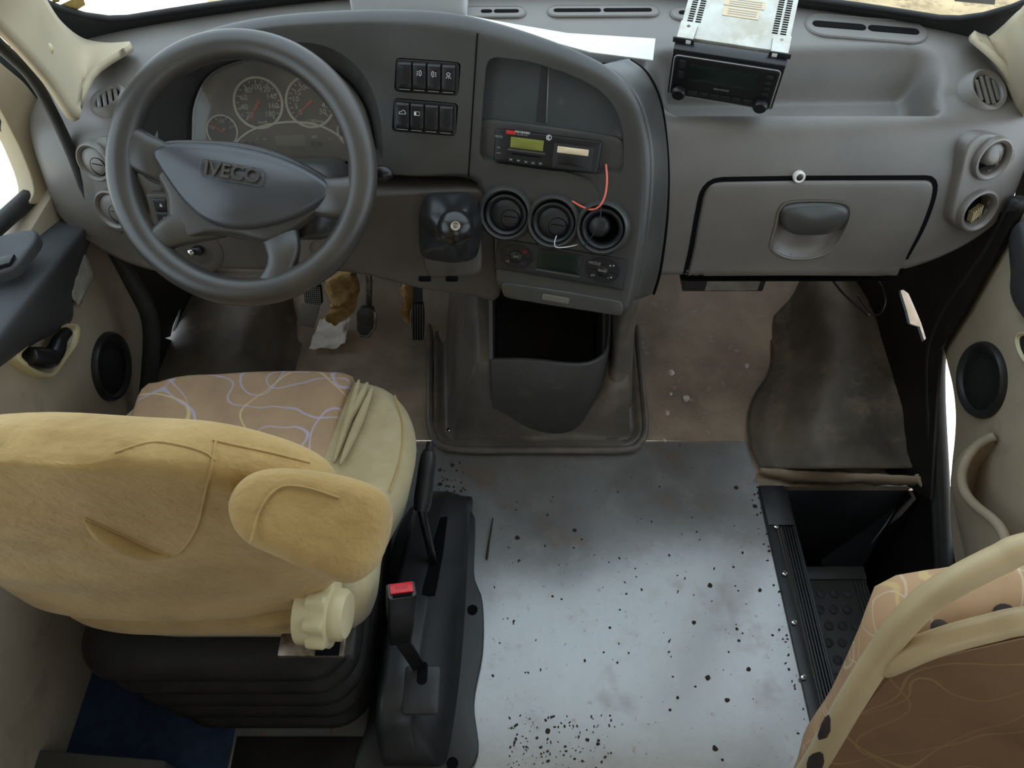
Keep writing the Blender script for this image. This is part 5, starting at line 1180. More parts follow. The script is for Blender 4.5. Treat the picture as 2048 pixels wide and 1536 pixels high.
# box under the glove compartment with torn label
t = thing('relay_box', 'dark box with torn silvery label under the glove box', 'box', tuple(PZ(1450, 585, 0.2)))
pb = PY(1450, 566, 1.36); obj('case', box(pb + V((0, 0.03, 0)), (0.20, 0.06, 0.06)), M['bin'], t, bev=0.003)
obj('torn_label', grid([[pb + V((-0.045 + 0.13 * i / 12, -0.0012 + 0.001 * noise.noise(V((i, j, 0))), -0.025 + 0.05 * j / 4 + 0.003 * noise.noise(V((i * 1.7, j, 3))))) for i in range(13)] for j in range(5)]), M['tape'], t, ang=None)
w5 = spline([PY(1665, 560, 1.25), PY(1690, 590, 1.24), PY(1738, 632, 1.2)], 6)
tag(obj('loose_wire', tube(w5, 0.003, 8), M['dark'], None, ang=180), 'straight dark cable lying on the passenger wheel arch mat', 'wire')
w6 = spline([PY(1715, 590, 1.22), PY(1738, 622, 1.2), PY(1757, 630, 1.19), PY(1770, 605, 1.2), PY(1765, 575, 1.22), PY(1750, 555, 1.25)], 6)
tag(obj('loose_wire', tube(w6, 0.002, 8), M['wire_black'], None, ang=180), 'looped black cable hanging under the glove box', 'wire')

# ================================================================ KICK PANELS with rust holes
def kick(name, x, outline, hole, lab, th):
    P = [PX(px, py, x) for px, py in outline]; o = obj(name, prism(P, (th, 0, 0)), M['rubber'], None, ang=None)
    H = [PX(px, py, x) for px, py in hole]; c = obj('c', prism([p - V((th * 3, 0, 0)) for p in H], (th * 7, 0, 0)), None, ang=None)
    cut(o, c, ang=None); return tag(o, lab, 'panel', kind='structure')
kick('wall_kick_right', 0.905, [(1700, 470), (2040, 420), (1930, 620), (1880, 700), (1872, 800), (1860, 1000), (1700, 900), (1600, 600)],
     [(1796, 581), (1806, 579), (1817, 587), (1829, 614), (1842, 645), (1852, 677), (1844, 684), (1834, 653), (1815, 647), (1809, 622)], 'black kick panel with ragged hole beside the passenger footwell', 0.006)
kick('wall_kick_left', -0.845, [(330, 440), (150, 380), (250, 560), (312, 650), (302, 720), (282, 850), (420, 800), (520, 560)],
     [(363, 610), (358, 635), (350, 661), (345, 681), (330, 676), (341, 673), (346, 651)], 'black kick panel with thin slit beside the driver footwell', -0.006)

# ================================================================ LEFT DOOR
d1 = thing('door_1', 'driver door with beige panel, dark armrest and round speaker', 'door', (-0.9, 0.6, 0.0), kind='structure')
XD = -0.852
pan = [(186, 430), (214, 460), (240, 490), (262, 535), (281, 583), (301, 630), (304, 661), (298, 701), (288, 769), (276, 840), (258, 930)]
P = [PX(px, py, XD) for px, py in pan]
P = [V((XD, p.y, p.z)) for p in spline(P, 4)] + [V((XD, P[-1].y - 0.02, 0.0)), V((XD, -0.12, 0.0)), V((XD, -0.12, 0.72)), V((XD, P[0].y - 0.02, 0.69))]
obj('door_panel', prism(P, (-0.05, 0, 0)), M['tan2'], d1, bev=0.004, ang=40)
# dark upper armrest: ledge + side face
top = [PX(192, 436, -0.80), PX(150, 486, -0.785), PX(100, 550, -0.78), PX(50, 614, -0.78), PX(0, 680, -0.78), PX(-90, 800, -0.78), PX(-300, 1070, -0.78)]
bot = [PX(186, 470, -0.846), PX(168, 530, -0.846), PX(152, 600, -0.846), PX(146, 650, -0.846), PX(60, 698, -0.846), PX(-40, 766, -0.846), PX(-260, 930, -0.846)]
ledge = [V((-0.90, p.y, p.z + 0.012)) for p in top]
A, B, C3 = spline(ledge, 6), spline(top, 6), spline(bot, 6); rows = []
for a, b, c in zip(A, B, C3): rows.append([a, a.lerp(b, 0.5) + V((0, 0, 0.002)), a.lerp(b, 0.88) + V((0, 0, 0.002)), b + V((-0.004, 0, -0.002)), b.lerp(c, 0.12), b.lerp(c, 0.55) + V((0.006, 0, 0)), c])
obj('armrest', grid(rows), M['darkdoor'], d1, ang=180, sub=1, solid=0.01)
# window switch pod on the ledge
LZ = (top[3].z + top[4].z) / 2 + 0.014
pp = [PZ(-60, 520, LZ), PZ(-20, 490, LZ), PZ(40, 472, LZ), PZ(76, 470, LZ), PZ(80, 486, LZ), PZ(62, 512, LZ), PZ(28, 548, LZ), PZ(-40, 560, LZ)]
q = [V((p.x, p.y)) for p in resample(spline(pp, 5, True), 48, True)]; qc = sum(q, V((0, 0))) / 48
pod_ = obj('switch_pod', panel(q, qc, lambda u, v, w: V((u, v, LZ + 0.012 - w)), r=0.006, depth=0.02, inner=4), M['darkdoor'], d1, ang=60)
b_ = [PZ(-20, 525, LZ + 0.012), PZ(34, 514, LZ + 0.012), PZ(24, 532, LZ + 0.012), PZ(-20, 545, LZ + 0.012)]
obj('window_switch', prism(b_, (0, 0, 0.008)), M['black'], pod_, bev=0.002)
# inner handle: ivory bezel, recess, black lever
bz = [(24, 716), (40, 694), (62, 672), (90, 656), (118, 649), (148, 648), (155, 660), (148, 688), (128, 716), (106, 748), (92, 755), (58, 744)]
XB = -0.842
Pz = resample(spline([PX(px, py, XB) for px, py in bz], 6, True), 64, True); cz = sum(Pz, V()) / 64
obj('handle_bezel', loft([[V((XB, (p - cz).y * s + cz.y, (p - cz).z * s + cz.z)) + V((dx, 0, 0)) for p in Pz] for s, dx in ((1.03, -0.012), (1.0, 0.006), (0.93, 0.009), (0.84, 0.006), (0.80, -0.004))], cap=False), M['ivory'], d1, ang=60)
obj('handle_cup', loft([[V((XB, (p - cz).y * s + cz.y, (p - cz).z * s + cz.z)) + V((dx, 0, 0)) for p in Pz] for s, dx in ((0.82, 0.002), (0.7, -0.008), (0.4, -0.016), (0.05, -0.017))], cap=False), M['tan2'], d1, ang=60)
hv = spline([PX(56, 712, -0.836), PX(80, 716, -0.832), PX(100, 716, -0.830), PX(112, 700, -0.828), PX(120, 680, -0.828), PX(134, 664, -0.830)], 5)
obj('handle_lever', tube(hv, [0.016 + 0.004 * math.sin(math.pi * min(1, k / 12)) - 0.006 * sstep(14, 25, k) for k in range(len(hv))], 14), M['black'], d1, ang=180)
# speaker
def speaker(parent, c, R, ax, th=0.012):
    g = obj('speaker_grille', lathe([(R * 0.80, 0.004), (R * 0.5, 0.0055), (0, 0.006)], c, ax, 48, cap=False), M['dark'], parent, ang=80)
    obj('speaker_ring', lathe([(R, -0.004), (R, 0.006), (R * 0.95, th), (R * 0.86, th * 0.9), (R * 0.79, 0.003)], c, ax, 48, cap=False), M['dark'], parent, ang=60)
    rr, uu, nn = frame_of(ax); d_ = MB(); s_ = 0.0042
    k_ = int(R / s_) + 1
    for i in range(-k_, k_ + 1):
        for j in range(-k_, k_ + 1):
            x_, y_ = i * s_ + (j % 2) * s_ / 2, j * s_
            if math.hypot(x_, y_) < R * 0.76: d_.add(box(V(c) + rr * x_ + uu * y_ + nn * 0.0056, (0.0016, 0.0016, 0.0012), (rr, uu, nn)))
    obj('grille_pips', d_.data, M['rubber'], g, ang=None)['kind'] = 'stuff'
sc_ = PX(220, 733, XD); speaker(d1, sc_, 0.074, (1, 0, 0))
# upper corner trim of the door and window seal
up = [(-60, 70), (0, 128), (45, 165), (92, 225), (140, 310), (172, 372), (192, 408), (120, 410), (52, 408), (66, 385), (58, 350), (36, 295), (0, 225), (-60, 120)]
P = [PX(px, py, -0.872) for px, py in up]; P = rpoly([V((p.y, p.z)) for p in P], 0.012)
obj('corner_trim', prism([V((-0.868, p.x, p.y)) for p in P], (-0.03, 0, 0)), M['tan'], d1, bev=0.006, bseg=3, ang=50)
sl = spline([PX(-80, 110, -0.885), PX(0, 232, -0.885), PX(36, 300, -0.885), PX(60, 352, -0.885), PX(64, 384, -0.885), PX(30, 420, -0.885), PX(-60, 500, -0.885), PX(-300, 720, -0.885)], 6)
obj('window_seal', tube(sl, 0.016, 10), M['seal'], d1, ang=180)
W4 = [PX(-80, 110, -0.9), PX(36, 300, -0.9), PX(64, 370, -0.9), PX(30, 420, -0.9), V((-0.9, -0.1, 0.80)), V((-0.9, -0.1, 1.55)), V((-0.9, 0.62, 1.55))]
obj('door_glass', ([V((-0.9, p.y, p.z)) for p in W4], [tuple(range(7))]), M['glass'], d1, ang=None)
obj('aperture_seal', tube(spline([PY(-60, 30, 1.02), PY(0, 92, 1.08), PY(60, 150, 1.13), PY(105, 225, 1.15), PY(140, 300, 1.15), PY(165, 365, 1.14), PY(185, 425, 1.13), PY(215, 480, 1.13), PY(262, 560, 1.12), PY(300, 640, 1.10), PY(300, 740, 1.05), PY(285, 860, 0.98)], 6), [0.0095 + 0.008 * sstep(36, 52, k) for k in range(67)], 10), M['seal'], d1, ang=180)
# silver tape
tp = [(166, 504), (188, 545), (184, 560), (160, 612), (148, 606), (132, 576), (150, 542)]
rows = []
for j in range(9):
    row = []
    for i in range(7):
        s, t = i / 6, j / 8; a = (132 + (166 - 132) * t, 580 - 76 * t); b = (158 + (190 - 158) * t, 612 - 60 * t)
        x = a[0] + (b[0] - a[0]) * s + 3 * noise.noise(V((i, j, 0.5))); y = a[1] + (b[1] - a[1]) * s + 4 * noise.noise(V((j, i, 2.5)))
        row.append(PX(x, y, -0.822 - 0.02 * s + 0.003 * noise.noise(V((i * 0.9, j * 0.9, 7)))))
    rows.append(row)
tag(obj('tape_patch', grid(rows), M['tape'], None, ang=60, solid=0.0012), 'torn patch of silver tape on the driver door armrest', 'tape')

# ================================================================ RIGHT DOOR
d2 = thing('door_2', 'passenger entrance door with beige panel, round speaker and moulded pocket', 'door', (0.95, 0.6, -0.1), kind='structure')
XE = 0.925
pan = [(2030, 425), (1972, 520), (1915, 605), (1884, 670), (1890, 715), (1903, 770), (1909, 820), (1908, 870), (1901, 940), (1898, 1010), (1902, 1080), (1915, 1160), (1940, 1250)]
P = [PX(px, py, XE) for px, py in pan]; P = [V((XE, p.y, p.z)) for p in spline(P, 4)]
P += [V((XE, 0.30, -0.12)), V((XE, -0.12, -0.12)), V((XE, -0.12, 0.75)), V((XE, P[0].y - 0.02, 0.72))]
obj('door_panel', prism(P, (0.05, 0, 0)), M['tan2'], d2, bev=0.005, ang=40)
speaker(d2, PX(1966, 760, XE), 0.076, (-1, 0, 0))
top = [PX(2035, 440, 0.90), PX(2060, 520, 0.885), PX(2120, 640, 0.87), PX(2300, 900, 0.86)]
bot = [PX(2012, 470, 0.918), PX(2016, 540, 0.918), PX(2028, 620, 0.918), PX(2200, 800, 0.918)]
A = spline([V((0.98, p.y, p.z + 0.015)) for p in top], 6); B = spline(top, 6); C3 = spline(bot, 6)
obj('armrest', grid([[a, a.lerp(b, 0.9), b.lerp(c, 0.1), b.lerp(c, 0.6), c] for a, b, c in zip(A, B, C3)]), M['darkdoor'], d2, ang=180, sub=1, solid=0.01)
hb = resample(spline([PX(px, py, 0.918) for px, py in [(2036, 672), (2052, 664), (2090, 670), (2120, 710), (2100, 740), (2060, 730), (2040, 700)]], 6, True), 40, True); cz = sum(hb, V()) / 40
obj('handle_bezel', loft([[V((0.918 - dx, (p - cz).y * s + cz.y, (p - cz).z * s + cz.z)) for p in hb] for s, dx in ((1.03, -0.01), (1, 0.006), (0.92, 0.008), (0.82, 0.003))], cap=False), M['ivory'], d2, ang=60)
obj('handle_cup', loft([[V((0.918 - dx, (p - cz).y * s + cz.y, (p - cz).z * s + cz.z)) for p in hb] for s, dx in ((0.84, 0.003), (0.5, -0.003), (0.05, -0.003))], cap=False), M['dark'], d2, ang=60)
# moulded pocket: rim curve, outer wall below it, dark hollow behind
rimp = [(1990, 872), (1972, 880), (1950, 895), (1930, 925), (1923, 955), (1930, 985), (1952, 1012), (1985, 1038), (2004, 1062), (2018, 1100), (2030, 1150), (2045, 1210)]
XP = [0.915, 0.905, 0.89, 0.87, 0.862, 0.86, 0.86, 0.86, 0.86, 0.86, 0.86, 0.86]
rim = spline([PX(px, py, x) for (px, py), x in zip(rimp, XP)], 6)
low = spline([PX(px, py, 0.922) for px, py in [(1985, 872), (1960, 885), (1930, 905), (1912, 935), (1906, 965), (1908, 1000), (1914, 1040), (1922, 1080), (1930, 1120), (1940, 1165), (1952, 1215), (1968, 1280)]], 6)
rows = [[r_.lerp(l_, t) + V((-0.012 * math.sin(math.pi * t), 0, 0)) for t in [k / 8 for k in range(9)]] for r_, l_ in zip(rim, low)]
obj('pocket_wall', grid(rows), M['tan2'], d2, ang=180)
obj('pocket_rim', tube(rim, 0.009, 12), M['tan2'], d2, ang=180)
back = [V((0.923, p.y + 0.0, p.z - 0.0)) for p in rim]
inn = [[r_, r_ + V((0.02, -0.01, -0.05)), r_ + V((0.058, -0.015, -0.10))] for r_ in rim]
obj('pocket_hollow', grid(inn), M['tan2'], d2, ang=180)
dk = [V((0.921, p.y, p.z)) for p in spline([PX(px, py, 0.921) for px, py in [(1988, 880), (2000, 960), (2020, 1040), (2060, 1100)]], 4)]
obj('door_skirt', box((0.985, 0.42, -0.30), (0.02, 1.2, 0.76)), M['rubber'], d2)
# window seal / glass / aperture seal
W4 = [V((0.955, 1.10, 0.74)), V((0.955, -0.1, 0.80)), V((0.955, -0.1, 1.55)), V((0.955, 0.62, 1.55))]
obj('door_glass', (W4, [(0, 1, 2, 3)]), M['glass'], d2, ang=None)
se = spline([PX(2046, 400, 0.925), PX(2000, 490, 0.925), PX(1960, 550, 0.925), PX(1915, 612, 0.925), PX(1886, 668, 0.925), PX(1874, 720, 0.925), PX(1873, 790, 0.925), PX(1876, 860, 0.925), PX(1880, 930, 0.93), PX(1884, 1010, 0.935), PX(1888, 1090, 0.94), PX(1892, 1190, 0.95), PX(1896, 1290, 0.96)], 6)
sd = thing('door_seal', 'black ribbed rubber seal around the entrance door opening', 'seal', tuple(se[-1]))
obj('seal_tube', tube(se, 0.018, 12), M['seal'], sd, ang=180)
ribs = MB()
obj('seal_lip', tube([p + V((-0.012, 0.004, 0)) for p in se], 0.010, 8), M['seal'], sd, ang=180)
# ================================================================ ENTRANCE STEP: edge strip, screws, tread
es = thing('step_edge_strip', 'black ribbed edging strip screwed along the step well', 'edging strip', (X_STEP, 0.3, 0.0))
obj('flat_flange', box((X_STEP + 0.009, 0.34, 0.003), (0.024, 1.18, 0.006)), M['dark'], es, bev=0.002)
obj('end_plate', box((X_STEP + 0.030, 0.885, 0.0045), (0.060, 0.105, 0.009)), M['dark'], es, bev=0.002)
for k in range(6): obj('rib', box((X_STEP + 0.024 + k * 0.0064, 0.29, 0.0045), (0.0042, 1.08, 0.008)), M['dark'], es, bev=0.0012)
obj('nosing', box((X_STEP + 0.0625, 0.34, -0.012), (0.006, 1.18, 0.034)), M['dark'], es, bev=0.002)
scr = None
for (px, py) in ((1552, 1053), (1569, 1147), (1588, 1245), (1607, 1355), (1629, 1475)):
    p = PZ(px, py, 0.009)
    if scr is None:
        scr = obj('screw', lathe([(0.0058, 0), (0.0054, 0.0025), (0.003, 0.0036), (0, 0.0038)], (0, 0, 0), (0, 0, 1), 18), M['chrome'], es, ang=40)
        crs = MB(); crs.add(box((0, 0, 0.0036), (0.006, 0.0012, 0.001))); crs.add(box((0, 0, 0.0036), (0.0012, 0.006, 0.001)))
        cr_ = obj('screw_slot', crs.data, M['matte'], None, ang=None); cr_.parent = scr; a_s, a_c = scr, cr_
        scr.matrix_parent_inverse = Matrix.Identity(4); scr.location = p - es.location
    else:
        s2 = a_s.copy(); COL.objects.link(s2); s2.location = p - es.location
        c2_ = a_c.copy(); COL.objects.link(c2_); c2_.parent = s2
ZT = -0.285
tr = thing('step_tread', 'dark rubber step tread with worn round studs inside the step well', 'step', (0.77, 0.4, ZT))
y1 = PZ(1660, 1133, ZT).y; x1 = PZ(1725, 1133, ZT).x
obj('tread', box(((0.62 + x1) / 2, (y1 - 0.22) / 2, ZT - 0.02), (x1 - 0.62, y1 + 0.22, 0.04)), M['bin'], tr, bev=0.004)
obj('front_lip', box(((0.62 + x1) / 2, y1 - 0.020, ZT + 0.003), (x1 - 0.62, 0.036, 0.006)), M['bin'], tr, bev=0.002)
for k in range(4): obj('nose_rib', box((x1 - 0.006 - k * 0.009, (y1 - 0.26) / 2, ZT + 0.002), (0.005, y1 + 0.18, 0.005)), M['bin'], tr, bev=0.001)
stud_m = M['rubber']; sb = None
for i in range(5):
    for j in range(11):
        p = V((x1 - 0.060 - i * 0.034 - (j % 2) * 0.012, y1 - 0.075 - j * 0.042, ZT))
        if sb is None:
            sb = obj('stud', lathe([(0.011, -0.001), (0.011, 0.003), (0.009, 0.004), (0, 0.004)], (0, 0, 0), (0, 0, 1), 14), M['darkdoor'], tr, ang=40); sb.matrix_parent_inverse = Matrix.Identity(4); sb.location = p - tr.location
        else:
            s2 = sb.copy(); COL.objects.link(s2); s2.location = p - tr.location

# ================================================================ HAND BRAKE COVER, LEVER, BELT BUCKLE
hbx = thing('handbrake_cover', 'black moulded cover of the hand brake beside the driver seat', 'brake cover', (-0.12, 0.5, 0.0))
# flange plate
fl_px = [(820, 1015), (905, 1012), (945, 1025), (950, 1060), (948, 1150), (965, 1200), (966, 1300), (948, 1400), (940, 1540), (720, 1560), (735, 1440), (752, 1300), (770, 1150)]
q = [PZ(px, py, 0.012) for px, py in fl_px]; q = [V((p.x, p.y)) for p in resample(spline(q, 5, True), 80, True)]; qc = sum(q, V((0, 0))) / 80
obj('flange', panel(q, qc, lambda u, v, w: V((u, v, 0.014 - w)), r=0.004, depth=0.014, inner=3), M['dark'], hbx, ang=50)
# body: rings of rounded sections from front (low) to rear
def sec(y, x0, x1, z0, h, lean): 
    w = x1 - x0
    return [V((x0 + 0.0 * w, y, z0)), V((x0 + 0.02 * w + lean * 0.3, y, z0 + h * 0.55)), V((x0 + 0.10 * w + lean, y, z0 + h * 0.95)), V((x0 + 0.25 * w + lean, y, z0 + h)), V((x0 + 0.50 * w + lean * 0.6, y, z0 + h * 0.98)), V((x0 + 0.62 * w + lean * 0.4, y, z0 + h * 0.86)), V((x0 + 0.86 * w, y, z0 + h * 0.22)), V((x0 + 0.95 * w, y, z0 + h * 0.06)), V((x1, y, z0))]
body = []
for (y, x0, x1, h, ln) in ((0.905, -0.205, -0.095, 0.012, 0), (0.89, -0.215, -0.092, 0.05, 0), (0.84, -0.225, -0.094, 0.085, 0), (0.74, -0.235, -0.096, 0.115, 0), (0.62, -0.245, -0.098, 0.150, 0), (0.52, -0.25, -0.102, 0.175, 0), (0.44, -0.25, -0.108, 0.185, 0), (0.37, -0.25, -0.116, 0.175, 0), (0.335, -0.245, -0.122, 0.11, 0), (0.325, -0.24, -0.126, 0.012, 0)):
    body.append(sec(y, x0, x1, 0.012, h, ln))
body = [spline(r_, 4) for r_ in zip(*[spline(list(c), 5) for c in zip(*body)])] if False else [spline(list(r_), 4) for r_ in zip(*[spline([b[k] for b in body], 4) for k in range(9)])]
obj('cover_body', loft(body, cap=True, closed=False) if False else grid(body), M['dark'], hbx, ang=50)
# lever slot
sl = [PD(832, 1040, 1.62), PD(850, 1038, 1.62), PD(846, 1090, 1.56), PD(836, 1150, 1.52), PD(822, 1165, 1.51), PD(818, 1120, 1.54)]
slot_top = [V((-0.158, 0.80, 0.106)), V((-0.140, 0.80, 0.110)), V((-0.142, 0.70, 0.138)), V((-0.150, 0.60, 0.166)), V((-0.176, 0.60, 0.166)), V((-0.172, 0.70, 0.136))]
obj('lever_slot', (slot_top, [(0, 1, 2, 3, 4, 5)]), M['matte'], hbx, ang=None, solid=0.004, offs=1)
for (px, py) in ((945, 1220), (905, 1527)):
    p = PZ(px, py, 0.0145); obj('bolt_hole', lathe([(0.011, 0.002), (0.009, 0.003), (0.008, 0.0005), (0, 0.0)], p, (0, 0, 1), 20), M['matte'], hbx, ang=40)
obj('access_lid', panel(rrect(0.062, 0.088, 0.005, 3), (0, 0), lambda u, v, w: V((-0.160 + u, 0.412 + v * 0.93, 0.1975 + v * 0.02 - w)), r=0.002, depth=0.008, inner=2), M['dark'], hbx, ang=40)
obj('lid_slot', panel(rrect(0.018, 0.040, 0.008, 4), (0, 0), lambda u, v, w: V((-0.160 + u, 0.440 + v, 0.1995 - w)), r=0.0006, depth=0.003, inner=1), M['matte'], hbx, ang=40)
lev = thing('handbrake_lever', 'black hand brake lever rising beside the seat cushion', 'lever', (-0.153, 0.66, 0.12))
LA, LB, LC, LD = V((-0.153, 0.655, 0.10)), PD(843, 1020, 1.51), PD(858, 900, 1.50), PD(861, 884, 1.50)
LB2 = LA.lerp(LB, 0.98)
obj('lever_rod', tube([LA, LB2, LB.lerp(LC, 0.3)], 0.0085, 12), M['black'], lev, ang=180)
gp = [LB.lerp(LC, t) for t in [k / 10 for k in range(11)]]
obj('lever_grip', tube(gp, [0.015, 0.0175, 0.018, 0.018, 0.0175, 0.017, 0.017, 0.017, 0.0165, 0.015, 0.010], 14), M['dark'], lev, ang=60)
obj('release_button', tube([LC, LD], 0.0075, 12), M['dark'], lev, ang=40)
bk = thing('belt_buckle', 'seat belt buckle with red release button standing on the brake cover', 'buckle', (-0.160, 0.45, 0.2))
Bt, Bb = PD(803, 1182, 1.20), PD(800, 1275, 1.30); ax = (Bt - Bb).normalized(); rr = V((0.96, 0.22, 0)).normalized(); rr = (rr - ax * rr.dot(ax)).normalized(); nn = rr.cross(ax).normalized()
def bring(c, w, d): return [c + rr * p.x + nn * p.y for p in rrect(w, d, 0.004, 3)]
obj('buckle_body', loft([bring(Bb - ax * 0.004, 0.030, 0.020), bring(Bb, 0.036, 0.026), bring(Bb.lerp(Bt, 0.5), 0.044, 0.030), bring(Bt, 0.046, 0.030), bring(Bt + ax * 0.003, 0.042, 0.026)]), M['black'], bk, ang=40)
obj('release_button', box(Bt + ax * 0.0042 - nn * 0.002, (0.036, 0.005, 0.018), (rr, ax, nn)), M['red'], bk, bev=0.0015)
obj('tongue_slot', box(Bt + ax * 0.0035 + nn * 0.010, (0.030, 0.004, 0.004), (rr, ax, nn)), M['matte'], bk)
obj('press_text', text_data('PRESS', 0.008, Matrix.Translation(Bt + ax * 0.0070 - nn * 0.002) @ Matrix((rr, -nn, ax)).transposed().to_4x4(), 0.0002), M['red_dim'], bk, ang=None)
base_b = V((-0.160, 0.445, 0.19))
obj('strap_stalk', loft([[base_b + V((a * 0.010, b * 0.005, -0.02)) for a, b in ((-1, -1), (1, -1), (1, 1), (-1, 1))], [Bb + rr * a * 0.012 + nn * b * 0.005 for a, b in ((-1, -1), (1, -1), (1, 1), (-1, 1))]]), M['black'], bk, ang=40)

# ================================================================ DRIVER SEAT
seat = thing('driver_seat', 'driver seat in beige stretch cover with patterned cushion on black bellows', 'seat', (-0.43, 0.65, 0.0))
ZS = 0.455
cpx = [(262, 812), (312, 775), (400, 750), (480, 741), (560, 738), (640, 739), (710, 746), (765, 765), (805, 800), (826, 845), (829, 900), (815, 960), (790, 1010), (765, 1060)]
cq = [PZ(px, py, ZS) for px, py in cpx] + [V((-0.24, 0.46, ZS)), V((-0.45, 0.44, ZS)), V((-0.70, 0.46, ZS)), V((-0.765, 0.60, ZS)), V((-0.755, 0.74, ZS))]
q = [V((p.x, p.y)) for p in resample(spline(cq, 5, True), 100, True)]; qc = V((-0.43, 0.70))
def cush_map(u, v, w):
    e = abs(u + 0.43) / 0.26
    return V((u, v, ZS + 0.018 * sstep(0.45, 0.85, e) - 0.02 * sstep(0.80, 0.95, v) * 0 - w))
obj('cushion', panel(q, qc, cush_map, r=0.045, depth=0.13, inner=12, seg=7, crown=0.012, back=0.93), M['fabric2'], seat, ang=80)
ppx = [(282, 806), (330, 775), (400, 754), (480, 745), (560, 742), (640, 743), (706, 752), (694, 800), (672, 890), (655, 960)]
pq_ = [PZ(px, py, ZS) for px, py in ppx] + [V((-0.31, 0.47, ZS)), V((-0.60, 0.47, ZS)), V((-0.66, 0.60, ZS))]
q2 = [V((p.x, p.y)) for p in resample(spline(pq_, 5, True), 90, True)]; q2c = V((-0.46, 0.68))
obj('cushion_centre', panel(q2, q2c, lambda u, v, w: cush_map(u, v, w - 0.010) , r=0.016, depth=0.03, inner=8, seg=5, crown=0.012), M['seat_pat'], seat, ang=80)
# wrinkles of the cover on the bolster
for k, (a, b, c) in enumerate((((718, 760), (700, 830), (668, 925)), ((745, 775), (715, 850), (680, 930)), ((735, 765), (720, 800), (695, 850)))):
    pth = spline([PZ(x, y, ZS + 0.014 + 0.004 * (k % 2)) for x, y in (a, b, c)], 8)
    obj('cover_fold', tube(pth, [0.002 + 0.006 * math.sin(math.pi * i / 16) for i in range(17)], 10), M['fabric2'], seat, ang=180)
sm = spline([PZ(x, y, ZS + 0.012) for x, y in ((790, 790), (806, 850), (800, 920), (780, 985))], 8)
obj('cushion_seam', tube(sm, 0.0014, 6), M['fabric'], seat, ang=180)
# backrest
def bsec(z):
    tab = [(0.42, 0.21), (0.50, 0.235), (0.60, 0.252), (0.70, 0.272), (0.78, 0.290), (0.84, 0.297), (0.87, 0.29), (0.90, 0.25), (0.93, 0.185), (0.95, 0.11)]
    for (z0, w0), (z1, w1) in zip(tab, tab[1:]):
        if z0 <= z <= z1: return w0 + (w1 - w0) * (z - z0) / (z1 - z0)
    return tab[0][1] if z < 0.42 else 0.05
rings = []
XC = -0.497
for k in range(40):
    t = k / 39; z = 0.468 + 0.487 * t
    hw = bsec(z) if k < 39 else 0.02
    hw_s = sum(bsec(min(max(z + d, 0.42), 0.95)) for d in (-0.02, -0.01, 0, 0.01, 0.02)) / 5
    yr = 0.420 - 0.02 * t; th = (0.14 - 0.05 * t) * (1 if t < 0.9 else 1 - 0.55 * ((t - 0.9) / 0.1) ** 2); ring = []
    pinch = 0.012 * sstep(0.10, 0.0, t)
    for i in range(56):
        a = 2 * math.pi * i / 56; cx, sx = math.cos(a), math.sin(a)
        x = XC + hw_s * math.copysign(abs(cx) ** 0.62, cx); y = yr + th / 2 + pinch + th / 2 * math.copysign(abs(sx) ** 0.75, sx)
        if sx < 0:   # rear face: seams and soft folds
            u = (x - XC) / 0.30
            y += -0.006 * math.exp(-((u - 0.62 + 0.25 * (z - 0.8)) / 0.06) ** 2) * 0 + 0.010 * noise.noise(V((x * 7, 0, z * 9))) + 0.004 * noise.noise(V((x * 22, 3, z * 16)))
        ring.append(V((x, y, z + (0.010 * noise.noise(V((x * 9, 1, 2))) if t > 0.8 else 0))))
    rings.append(ring)
br = obj('backrest', loft(rings), M['fabric'], seat, ang=180, sub=1)
from mathutils.bvhtree import BVHTree
bpy.context.view_layer.update()
_bv = BVHTree.FromObject(br, bpy.context.evaluated_depsgraph_get())
def rear_px(px, py):
    d = ray(px, py).normalized(); h = _bv.ray_cast(CAM, d); return h[0] - d * 0.0005 if h[0] is not None else None
def on_back(pts): return [p for p in (rear_px(x.x, x.y) for x in spline([V((a, b_, 0)) for a, b_ in pts], 8)) if p is not None]
for pts in ([(432, 880), (426, 915), (408, 1000), (395, 1050), (372, 1090), (345, 1110), (300, 1094), (230, 1062), (170, 1036)], [(230, 905), (300, 884), (360, 890), (410, 905), (430, 920)], [(426, 880), (470, 890), (540, 905), (620, 925)]):
    obj('cover_seam', tube(on_back(pts), 0.0014, 6), M['fabric'], br, ang=180)
pth = resample(on_back([(170, 1040), (215, 1070), (290, 1105), (340, 1112)]), 19)
obj('cover_fold', tube(pth, [0.002 + 0.012 * math.sin(math.pi * i / 18) for i in range(19)], 10), M['fabric'], br, ang=180)
# armrest folded up at the right of the backrest
AC = PD(618, 1040, 0.80); r1 = (PD(772, 1080, 0.80) - PD(465, 1005, 0.80)).normalized(); n1 = (CAM - AC).normalized(); n1 = (n1 - r1 * n1.dot(r1)).normalized(); u1 = n1.cross(r1)
arm_o = [(-0.085, -0.005), (-0.078, 0.026), (-0.05, 0.044), (0.0, 0.052), (0.05, 0.052), (0.074, 0.040), (0.082, 0.010), (0.078, -0.030), (0.060, -0.052), (0.03, -0.052), (-0.02, -0.044), (-0.062, -0.034)]
ao = [(p.x, p.y) for p in resample(spline([V((a, b, 0)) for a, b in arm_o], 6, True), 64, True)]
rings = []
for (s, d) in ((0.55, -0.034), (0.80, -0.030), (0.94, -0.018), (1.0, 0.0), (0.99, 0.02), (0.97, 0.05), (0.94, 0.09), (0.85, 0.11)):
    rings.append([AC + r1 * (a * s) + u1 * (b * s) - n1 * (d) for a, b in ao])
ar = obj('armrest', loft(rings), M['fabric'], seat, ang=180, sub=1)
